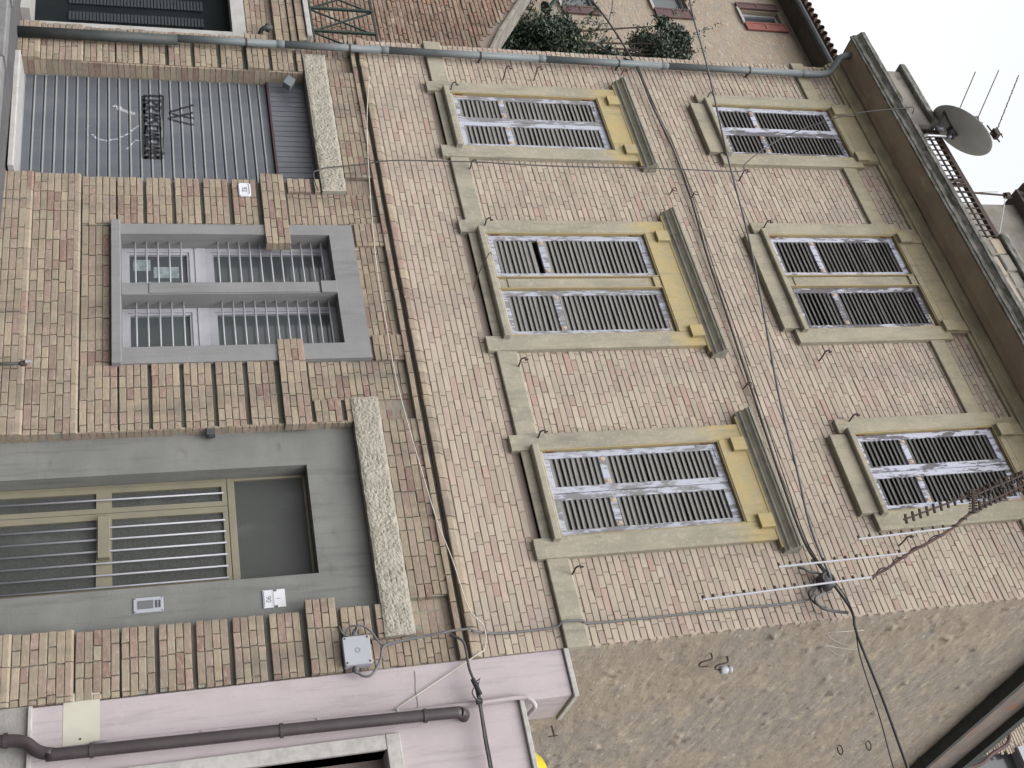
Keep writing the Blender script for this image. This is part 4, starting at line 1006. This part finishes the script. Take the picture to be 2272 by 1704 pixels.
# big comb aerial hung from the cornice in front of the right-hand window
ta_ = thing('television_aerial', 'rusty television aerial with three white booms hanging before the right upper window', 'aerial')
q = MB(); q.tube([(-3.351, -1.0, 5.906), (-3.42, -1, 6.1), (-3.548, -1, 6.387), (-3.64, -1, 6.66), (-3.759, -1, 6.966), (-3.898, -1, 7.255), (-4.115, -1, 7.961), (-4.3, -.85, 8.7), (-4.45, -.6, 9.45), (-4.5, -.2, 9.62)], .014, 7, smooth=5)
obj('mast', q, 'rust_dark', ta_)
q = MB(); tw = []
base_ = [Vector((-3.351, -1.0, 5.906)), Vector((-3.548, -1, 6.387)), Vector((-3.759, -1, 6.966)), Vector((-3.898, -1, 7.255)), Vector((-4.115, -1, 7.961))]
for i in range(4):
    for k in range(16): t = (i*16+k)*.9; c = base_[i].lerp(base_[i+1], k/16); tw.append(c+Vector((math.cos(t), math.sin(t), 0))*.022)
q.tube(tw, .006, 5); obj('twisted_lead', q, 'cable_black', ta_)
for (a, b, n, st_) in (((-3.300, -1, 4.236), (-3.351, -1, 5.906), 17, 0), ((-3.529, -1, 5.037), (-3.548, -1, 6.387), 12, 0), ((-3.724, -1, 5.923), (-3.759, -1, 6.966), 9, 0)):
    a, b = Vector(a), Vector(b); q = MB(); q.tube([a, b], .0095, 8); bo = obj('boom', q, 'white_tube', ta_)
    for i in range(n):
        c = a.lerp(b, (i+.1)/n); q = MB(); q.tube([c+Vector((-.035, .0, 0)), c+Vector((-.008, 0, 0))], .012, 6); obj('stud', q, 'iron_dark', bo)
for (a, b, n) in (((-3.88, -1, 6.478), (-4.257, -1, 8.039), 18), ((-3.93, -1.05, 7.3), (-4.17, -1.05, 8.1), 12), ((-4.05, -1.02, 7.3), (-4.30, -1.02, 8.2), 12)):
    a, b = Vector(a), Vector(b); q = MB(); q.tube([a, b], .011, 6); bo = obj('dark_boom', q, 'iron_dark', ta_)
    for i in range(n):
        c = a.lerp(b, (i+.3)/n); q = MB(); q.tube([c+Vector((-.045, .0, .012)), c+Vector((.045, 0, -.012))], .014, 6); obj('stud', q, 'iron_dark', bo)
q = MB()
for i in range(9): c = Vector((-3.90, -1.02, 7.24)).lerp(Vector((-4.12, -1.02, 7.36)), i/8); q.tube([c-Vector((.0, 0, .045)), c+Vector((0, 0, .045))], .008, 5)
q.tube([(-3.88, -1.02, 7.24), (-4.14, -1.02, 7.36)], .014, 6); obj('crossbar', q, 'iron_dark', ta_)

# roof-top room behind
rr = thing('roof_room', 'rendered roof room with a tiled edge beyond the railing', 'roof room')
q = MB(); q.box(-11.9, -6.0, 3.0, 7, 9.6, 14.9); obj('wall', q, 'concrete_old', rr)
rf = MB(); rf.box(-12.1, -5.8, 2.8, 7.2, 14.86, 14.98); rfo = obj('roof', rf, 'wood_old', rr)
x = -12.1
tm = MB(); tm.lathe([(.075, 0), (.085, .5)], (0, 0, 0), axis=(0, 1, 0), n=10); tme = mesh_of(tm, 'tile', 'roof_tile', True)
while x < -9:
    o = bpy.data.objects.new('tile', tme); C.objects.link(o); o.parent = rfo; o.location = (x, 2.7, 15.02); x += .19
mt = thing('roof_mast', 'thin metal mast with guy wires standing on the roof behind the railing', 'mast')
q = MB(); q.tube([(-9.26, .1, 10.4), (-9.25, .1, 10.6), (-9.2, .1, 11.3)], .014, 8); q.tube([(-9.22, .1, 9.64), (-9.26, .1, 10.6)], .014, 8); obj('pole', q, 'iron_dark', mt)
q = MB(); q.lathe([(0, -.05), (.045, -.04), (.05, .02), (0, .05)], (-9.2, .1, 11.25), n=10); q.tube([(-9.25, .1, 11.2), (-9.14, .1, 11.3)], .012, 6); obj('head', q, 'iron_dark', mt)
q = MB(); q.tube([(-9.2, .1, 11.22), (-8.33, .0, 10.58)], .006, 6); obj('guy_wire', q, 'aluminium', mt)
q = MB(); q.tube([(-9.25, .08, 11.1), (-9.12, -.02, 10.4)], .004, 5); obj('guy_wire', q, 'iron_dark', mt)

# ------------------------------------------------------------------ pink neighbour on the right
pk = thing('pink_house', 'low pink rendered house front with stone copings right of the brick house', 'house')
q = MB(); q.box(XR+.002, -2.965, -.004, .55, -1.06, 3.285); obj('tall_wall', q, 'pink_render', pk, bevel=.01)
q = MB(); q.prism_z([(XR+.004, -.03), (-2.94, -.03), (-2.94, .58), (XR+.004+.06, .58)], 3.287, 3.335); obj('coping', q, 'stone_trim', pk, bevel=.006)
q = MB(); wall_holes(-2.965, 6, -1.06, 2.79, -.0, .28, [(-2.70, -1.6, -1.6, 1.62)], q); obj('front_wall', q, 'pink_render', pk)
q = MB(); q.box(-2.99, 6, -.035, .31, 2.792, 2.835); obj('coping', q, 'stone_trim', pk, bevel=.006)
q = MB(); q.box(-2.965, 6, .28, 9, 1.85, 1.95); obj('terrace_floor', q, 'grey_cement', pk)
q = MB(); q.box(XR+.002, 6, -.028, .2, -1.75, -1.065); obj('plinth', q, 'grey_cement', pk)
q = MB(); q.box(XR+.01, 6, -.06, .1, -1.062, -1.03); obj('plinth_ledge', q, 'stone_trim', pk, bevel=.005)
q = MB(); q.box(-2.82, -2.70, -.04, .3, -1.03, 1.62); q.box(-1.6, -1.48, -.04, .3, -1.03, 1.62); q.box(-2.82, -1.48, -.041, .3, 1.622, 1.74); pdo = obj('door_frame', q, 'stone_trim', pk, bevel=.005)
q = MB(); q.box(-2.7, -1.6, .22, .28, -1.6, 1.62); obj('door_panel', q, 'door_brown', pdo)
q = MB(); q.box(-3.455, -3.05, -.0065, .0, -.815, -.55); obj('hatch_cover', q, 'hatch', pk)
q = MB(); q.lathe([(0, -.004), (.008, -.004), (.008, .002)], (-3.09, -.007, -.69), axis=(0, 1, 0), n=8); obj('hatch_lock', q, 'iron_dark', pk)
for (pts, nm) in (([(-3.33, -.006, 1.95), (-3.25, -.006, 1.945), (-3.16, -.006, 1.93), (-3.05, -.006, 1.935), (-2.99, -.006, 1.92)], 'crack'),):
    q = MB(); q.tube(pts, .004, 4); obj(nm, q, 'grey_cement', pk)
bp = thing('drain_pipe', 'dark brown rainwater pipe with rounded top on the pink wall', 'downpipe')
q = MB(); q.tube([(-2.895, .02, 2.30), (-2.895, -.06, 2.29), (-2.897, -.11, 2.24), (-2.90, -.12, 2.15), (-2.92, -.12, 1.24), (-2.955, -.12, -.72), (-2.965, -.12, -.88), (-3.0, -.12, -.98), (-3.07, -.12, -1.06), (-3.1, -.12, -1.16), (-3.105, -.12, -1.3), (-3.105, -.12, -1.65)], .048, 14, smooth=5); obj('pipe', q, 'brown_pipe', bp, smooth=True)
for z, x in ((1.95, -2.903), (.8, -2.927), (-.6, -2.955), (-1.2, -3.104)): q = MB(); q.lathe([(.048, -.014), (.058, -.014), (.058, .014), (.048, .014)], (x, -.12, z), n=14); q.box(x-.01, x+.01, -.08, .0, z-.01, z+.01); obj('clamp', q, 'brown_pipe', bp)
cp_ = thing('wall_conduit', 'pinkish grey pipe climbing over the pink parapet beside the brown rainwater pipe', 'pipe')
q = MB(); q.tube([(-3.035, -.022, -.6), (-3.02, -.022, .4), (-2.995, -.022, 1.44), (-2.985, -.03, 2.3), (-2.985, -.045, 2.78), (-2.96, -.045, 2.88), (-2.91, .0, 2.93), (-2.9, .12, 2.92), (-2.9, .36, 2.88), (-2.9, .4, 2.7)], .02, 10, smooth=5); obj('pipe', q, 'pink_render', cp_, smooth=True)
for z in (.2, 1.1, 1.75): q = MB(); q.box(-3.035+.012*z, -2.985+.012*z, -.05, .0, z-.008, z+.008); obj('clip', q, 'stone_trim', cp_)
yb_ = MB(); yb_.lathe([(0, 1.28), (.14, 1.27), (.3, 1.2), (.41, 1.08), (.46, .95), (.47, .8), (.44, .1), (.4, 0), (0, 0)], (-2.46, 1.0, 1.955), n=40)
tag(obj('yellow_tub', yb_, 'yellow_plastic', None, smooth=True), 'bright yellow rounded plastic tub behind the pink parapet', 'tub')

# far house beyond the flank eave
fh = thing('far_house', 'brick house with a dark window glimpsed beyond the eave at the lower right', 'house')
q = MB(); wall_holes(-9, 6, 3, 22, 12.0, 13.5, [(-4.55, -3.5, 15.4, 17.5)], q); fhw = obj('wall', q, 'rear_masonry', fh)
mb = MB(); z = 14.0
while z < 19:
    x = -6-random.uniform(0, .3)
    while x < -2.6:
        L = random.choice((.28, .14))
        if not (-4.58 < x+L/2 < -3.47 and 15.38 < z < 17.5): mb.brick(x+.006, x+L-.006, 11.985, 12.02, z+.006, z+.066, ch=.006)
        x += L
    z += .075
obj('brickwork', mb, 'brick_upper', fhw, kind='stuff')
q = MB(); q.box(-4.55, -3.5, 12.2, 12.3, 15.4, 17.5); obj('window_pane', q, 'glass_dark', fh)
q = MB(); q.box(-4.58, -3.45, 11.9, 12.2, 17.25, 17.42); obj('window_head', q, 'box_grey', fh)
q = MB(); q.tube([(-4.9, 11.9, 17.2), (-4.66, 11.85, 17.0), (-4.5, 11.8, 16.5), (-4.3, 11.75, 16.0), (-4.25, 11.7, 15.2)], .04, 8, smooth=4); obj('iron_arch', q, 'red_iron', fh)

# ------------------------------------------------------------------ neighbours on the left
ln = thing('left_house', 'low brick house front with a dark doorway left of the downpipe', 'house')
q = MB(); wall_holes(-22, XG-.003, -1.75, 1.86, .1, .6, [(-13.9, -11.70, -1.8, .97)], q); lw_ = obj('wall', q, 'mortar_ground', ln)
BR2 = []
mb = MB(); z = 1.14; k = 0
while z < 1.47:
    x = -14.2-(.136 if k % 2 else 0)
    while x < XG-.01:
        L = .27; mb.brick(x+.004, min(x+L-.004, XG-.006), .088, .12, z+.003, z+.061); x += L
    z += .064; k += 1
obj('brickwork', mb, 'brick_ground', lw_, kind='stuff')
for (z0, z1, y) in ((1.475, 1.56, .02), (1.575, 1.65, .05), (1.665, 1.74, .03), (1.755, 1.85, .0)):
    x = -14.2
    while x < XG-.02:
        L = .272; q = MB(); q.brick(x, min(x+L-.008, XG-.006), y, .12, z0, z1); 
        if x > -13.2: obj('string_brick', q, 'brick_ground', ln)
        x += L
q = MB(); q.box(-14.5, XL-.008, -.03, 2.2, 1.862, 1.925); obj('terrace_slab', q, 'stone_trim', ln, bevel=.006)
q = MB(); q.box(-11.72, -11.545, .07, .3, -1.4, .965); q.box(-14.1, -11.545, .068, .3, .967, 1.13); dfr = obj('door_frame', q, 'white_marble', ln)
q = MB(); q.box(-13.9, -11.72, .34, .4, -1.5, .97); ddo = obj('dark_door', q, 'door_dark', ln)
for (xa, xb) in ((-12.02, -11.84), (-12.26, -12.1), (-12.6, -12.42)):
    for k in range(40): q = MB(); z = -.95+k*.04; q.prism_x([(.33, z), (.318, z+.006), (.318, z+.03), (.33, z+.037)], xa, xb); obj('louvre', q, 'door_rib', ddo)
q = MB(); q.box(-14, -11.72, -.1, .34, -1.44, -1.33); obj('door_step', q, 'white_marble', ln)
jb = MB(); z = -1.5
while z < 1.1:
    w = random.uniform(.02, .07); jb.brick(XG-.03-w, XG+.01, .055, .1, z+.004, z+.06); z += .065
obj('corner_brickwork', jb, 'brick_ground', lw_, kind='stuff')
lr = thing('terrace_railing', 'dark green iron lattice railing on the terrace left of the downpipe', 'railing')
rx0, rx1, rz0, rz1, ry = -13.6, XL-.06, 1.95, 2.78, .1
for z in (rz0+.02, rz1): q = MB(); q.box(rx0, rx1, ry-.012, ry+.012, z-.012, z+.012); obj('rail', q, 'green_iron', lr)
x = -11.88
while x > rx0-.1:
    q = MB(); q.box(x-.016, x+.016, ry-.016, ry+.016, rz0-.03, rz1); obj('post', q, 'green_iron', lr)
    for (za, zb) in ((rz0, rz1), (rz1, rz0)): q = MB(); q.tube([(x, ry+.02, za), (x-.46, ry+.02, zb)], .013, 4); obj('diagonal', q, 'green_iron', lr)
    x -= .46
q = MB(); q.tube([(-11.88, ry+.02, rz0), (-11.6, ry+.02, rz0+.5)], .013, 4); obj('diagonal', q, 'green_iron', lr)
wp = thing('white_pipe', 'thin white plastic pipe at the left corner behind the downpipe', 'pipe')
q = MB(); q.tube([(XL-.045, .12, 2.6), (XL-.045, .12, 4.1)], .03, 10); obj('pipe', q, 'white_paint', wp, smooth=True)

rw = thing('garden_wall', 'old reddish brick garden wall with sloping coping behind the lattice railing', 'wall')
out = [(-20, -1.7), (-12.0, -1.7), (-12.0, 3.92), (-14.15, 5.14), (-14.62, 5.38), (-15.5, 5.92), (-18, 7.4), (-20, 7.4)]
q = MB(); q.prism_y(out, 2.02, 2.5); rwo = obj('wall_core', q, 'mortar_upper', rw)
BRW = []; z = 1.93; k = 0
def top(x):
    for (a, b) in zip(out[2:], out[3:]):
        if b[0] <= x <= a[0]: return a[1]+(b[1]-a[1])*(a[0]-x)/(a[0]-b[0])
    return 3.9
while z < 7:
    x = -17.2-random.uniform(0, .28)
    while x < -12.05:
        L = random.choice((.28, .28, .14)); b = x+L
        if z+.07 < min(top(x), top(min(b, -12.05))): BRW.append((x, min(b, -12.02), z))
        x = b
    z += .074
BRW.sort(key=lambda b: abs(b[0]+14.6)+abs(b[2]-3.6))
prW = []
for i in range(8): mb = MB(); mb.brick(.006, .27 if i < 5 else .132, 0, .05, .006, .066, ch=.008); prW.append(mesh_of(mb, 'brick', 'brick_old'))
mb = MB()
for i, (a, b, z) in enumerate(BRW):
    if i < 250:
        me = prW[random.randrange(5)] if b-a > .2 else prW[5+random.randrange(3)]
        o = bpy.data.objects.new('brick', me); C.objects.link(o); o.parent = rwo; o.location = (a, 2.0+random.uniform(-.012, .012), z); o.scale = ((b-a)/(.28 if b-a > .2 else .14), 1, 1)
    else: mb.brick(a+.006, b-.006, 2.0+random.uniform(-.012, .012), 2.05, z+.006, z+.066, ch=.008)
obj('brickwork', mb, 'brick_old', rwo, kind='stuff')
for (a, b) in zip(out[2:], out[3:-1]):
    n = max(1, int(math.hypot(b[0]-a[0], b[1]-a[1])/.3))
    for i in range(n):
        p0 = (a[0]+(b[0]-a[0])*i/n, a[1]+(b[1]-a[1])*i/n); p1 = (a[0]+(b[0]-a[0])*(i+.96)/n, a[1]+(b[1]-a[1])*(i+.96)/n)
        q = MB(); q.prism_y([(p0[0], p0[1]+.004), (p1[0], p1[1]+.004), (p1[0], p1[1]+.075), (p0[0], p0[1]+.075)], 1.96, 2.55); obj('coping_stone', q, 'concrete_old', rw, bevel=.01)
g2 = MB(); g2.box(-40, -12.0, 2.5, 13.0, 2.0, 5.0); struct(obj('garden_terrace', g2, 'grass_soil'))

def foliage(mb, c, rx, ry, rz, n, ls, rng, hollow=.25):
    c = Vector(c)
    clumps = [Vector((rng.gauss(0, .5), rng.gauss(0, .5), rng.gauss(0, .5))) for _ in range(26)]
    for i in range(n):
        k = clumps[rng.randrange(26)]; d = k+Vector((rng.gauss(0, .2), rng.gauss(0, .2), rng.gauss(0, .2)))
        if d.length > 1.15: d = d.normalized()*rng.uniform(.8, 1.2)
        p_ = c+Vector((d.x*rx, d.y*ry, d.z*rz)); L = ls*rng.uniform(.6, 1.4)
        u_ = Vector((rng.gauss(0, 1), rng.gauss(0, 1), rng.gauss(0, .7))).normalized(); v_ = u_.cross(Vector((rng.gauss(0, 1), rng.gauss(0, 1), rng.gauss(0, 1)))).normalized()
        mb.quad(tuple(p_-u_*L), tuple(p_+v_*L*.4), tuple(p_+u_*L), tuple(p_-v_*L*.4))
def shrub(name, label, base, c, rx, ry, rz, n, ls, mat, sd_, limbs=6):
    t = thing(name, label, 'shrub'); rng = random.Random(sd_); q = MB(); b = Vector(base); c = Vector(c)
    q.tube([b, b.lerp(c, .5)+Vector((.05, 0, 0)), c], lambda s: .07*(1-.6*s), 8)
    for i in range(limbs):
        e_ = c+Vector((rng.uniform(-1, 1)*rx*.8, rng.uniform(-1, 1)*ry*.8, rng.uniform(-.2, 1)*rz*.9)); q.tube([b.lerp(c, rng.uniform(.2, .7)), b.lerp(e_, .6)+Vector((0, 0, .1)), e_], lambda s: .03*(1-.75*s)+.004, 6)
    obj('trunk', q, 'bark', t); m = MB(); foliage(m, c, rx, ry, rz, n, ls, rng)
    for i in range(limbs*3):    # leaders sticking out of the outline
        e_ = c+Vector((rng.uniform(-1, 1)*rx, rng.uniform(-1, 1)*ry, rng.uniform(.1, 1)*rz)); dr = (e_-c).normalized()+Vector((0, 0, .4))
        for k in range(26): foliage(m, e_+dr*(.02*k), .05, .05, .05, 2, ls*.8, rng)
    obj('crown', m, mat, t); return t
shrub('evergreen_shrub', 'dense dark evergreen shrub above the garden wall left of the brick house', (-15.9, 3.2, 5), (-15.95, 3.2, 6.35), .75, .7, .95, 20000, .036, 'leaf_dark', 3)
shrub('trailing_shrub', 'low trailing shrub with small sparse leaves between the evergreen and the agave tree', (-15.6, 3.2, 5), (-15.55, 3.2, 7.2), .34, .4, .55, 1200, .05, 'leaf_small', 9, 5)
shrub('bushy_tree', 'grey green bushy tree close against the upper downpipe on the left', (-16.2, 3.4, 5), (-16.05, 3.4, 9.1), .68, .6, .62, 15000, .036, 'leaf_grey', 5)
shrub('climbing_plant', 'thin climbing plant with tiny leaves on the rear house wall', (-16.2, 4.0, 5), (-16.3, 4.0, 8.35), .22, .3, .75, 420, .045, 'leaf_small', 12, 4)
hd = MB(); foliage(hd, (-15.35, 3.0, 7.55), .18, .3, .75, 1600, .05, random.Random(8)); hdo = tag(obj('clipped_hedge', hd, 'leaf_dark', None), 'narrow clipped hedge strip hugging the left edge of the brick house', 'hedge')

# rear house
rh = thing('rear_house', 'rough masonry rear house with red brown shutters and a tiled eave', 'house')
ang = R(0)
RW = [(-23.6, -22.42, 9.72, 10.65), (-23.6, -22.58, 12.25, 13.25), (-22.78, -22.25, 14.72, 15.87)]
q = MB(); wall_holes(-45, -13.0, 3, 16.1, 7.0, 8.5, RW, q); obj('wall', q, 'rear_masonry', rh)
def rwin(a, b, c, d, lc, rc, mat1, mat2):
    f = MB(); wall_holes(a, b, c, d, 7.12, 7.2, [(a+.06, b-.06, c+.06, d-.06)], f); w = obj('window', f, 'white_paint', rh)
    q = MB(); q.box(a+.05, b-.05, 7.18, 7.19, c+.05, d-.05); obj('pane', q, 'glass_dark', w)
    q = MB(); q.box(a-.06, b+.06, 6.93, 7.1, c-.07, c-.002); obj('sill', q, 'stone_trim', w)
    for (xa, xb, mt_) in ((lc[0], lc[1], mat1), (rc[0], rc[1], mat2)):
        if xb-xa < .05: continue
        s = MB(); wall_holes(xa, xb, c-.03, d+.03, 6.93, 6.97, [(xa+.05, xb-.05, c+.04, (c+d)/2-.04), (xa+.05, xb-.05, (c+d)/2+.04, d-.04)], s); so = obj('shutter', s, mt_, rh)
        for (e0, e1) in ((c+.04, (c+d)/2-.04), ((c+d)/2+.04, d-.04)): s = MB(); s.box(xa+.05, xb-.05, 6.945, 6.955, e0, e1); obj('panel', s, mt_, so)
rwin(*RW[0], (-24.0, -23.7), (-22.40, -22.1), 'brown_shutter', 'brown_shutter')
rwin(*RW[1], (-24.0, -23.62), (-22.56, -22.2), 'brown_shutter', 'brown_shutter')
rwin(*RW[2], (-23.05, -22.8), (-22.24, -21.93), 'brown_shutter', 'red_shutter')
ev = MB(); ev.prism_x([(6.5, 16.12), (8.6, 16.12), (8.6, 17.0), (6.5, 16.3)], -45, -13); evo = obj('roof', ev, 'wood_old', rh)
q = MB(); q.tube([(-45, 6.45, 16.12), (-13, 6.45, 16.12)], .1, 10); obj('gutter', q, 'cast_iron', rh)
tm = MB(); tm.lathe([(.09, 0), (.1, .6)], (0, 0, 0), axis=(0, 1, .35), n=10); tme = mesh_of(tm, 'tile', 'roof_tile', True)
x = -25.0
while x < -18: o = bpy.data.objects.new('tile', tme); C.objects.link(o); o.parent = evo; o.location = (x, 6.4, 16.38+random.uniform(-.015, .015)); x += .235
q = MB(); q.tube([(-22.25, 6.9, 9.35), (-22.6, 6.6, 9.75), (-22.75, 6.55, 10.0)], .05, 8); q.lathe([(0, 0), (.16, .02), (.1, .12), (.05, .16), (0, .16)], (-21.95, 6.75, 9.1), axis=(-.5, 0, .8), n=12)
tag(obj('street_lamp', q, 'green_iron', None), 'small dark bracket lamp on the rear house near its lowest window', 'lamp')
cable([(-24, 6.6, 11.2), (-20, 5.0, 9.8), (-16, 3.0, 7.9), (-12.6, .6, 6.15), (-11.35, -.1, 6.18)], .012, 'cable_dark', 'dark cable coming in from the rear house to the hook by the downpipe')
print('bricks', len(BR), 'slats', slat_count, 'objects', len(bpy.data.objects))
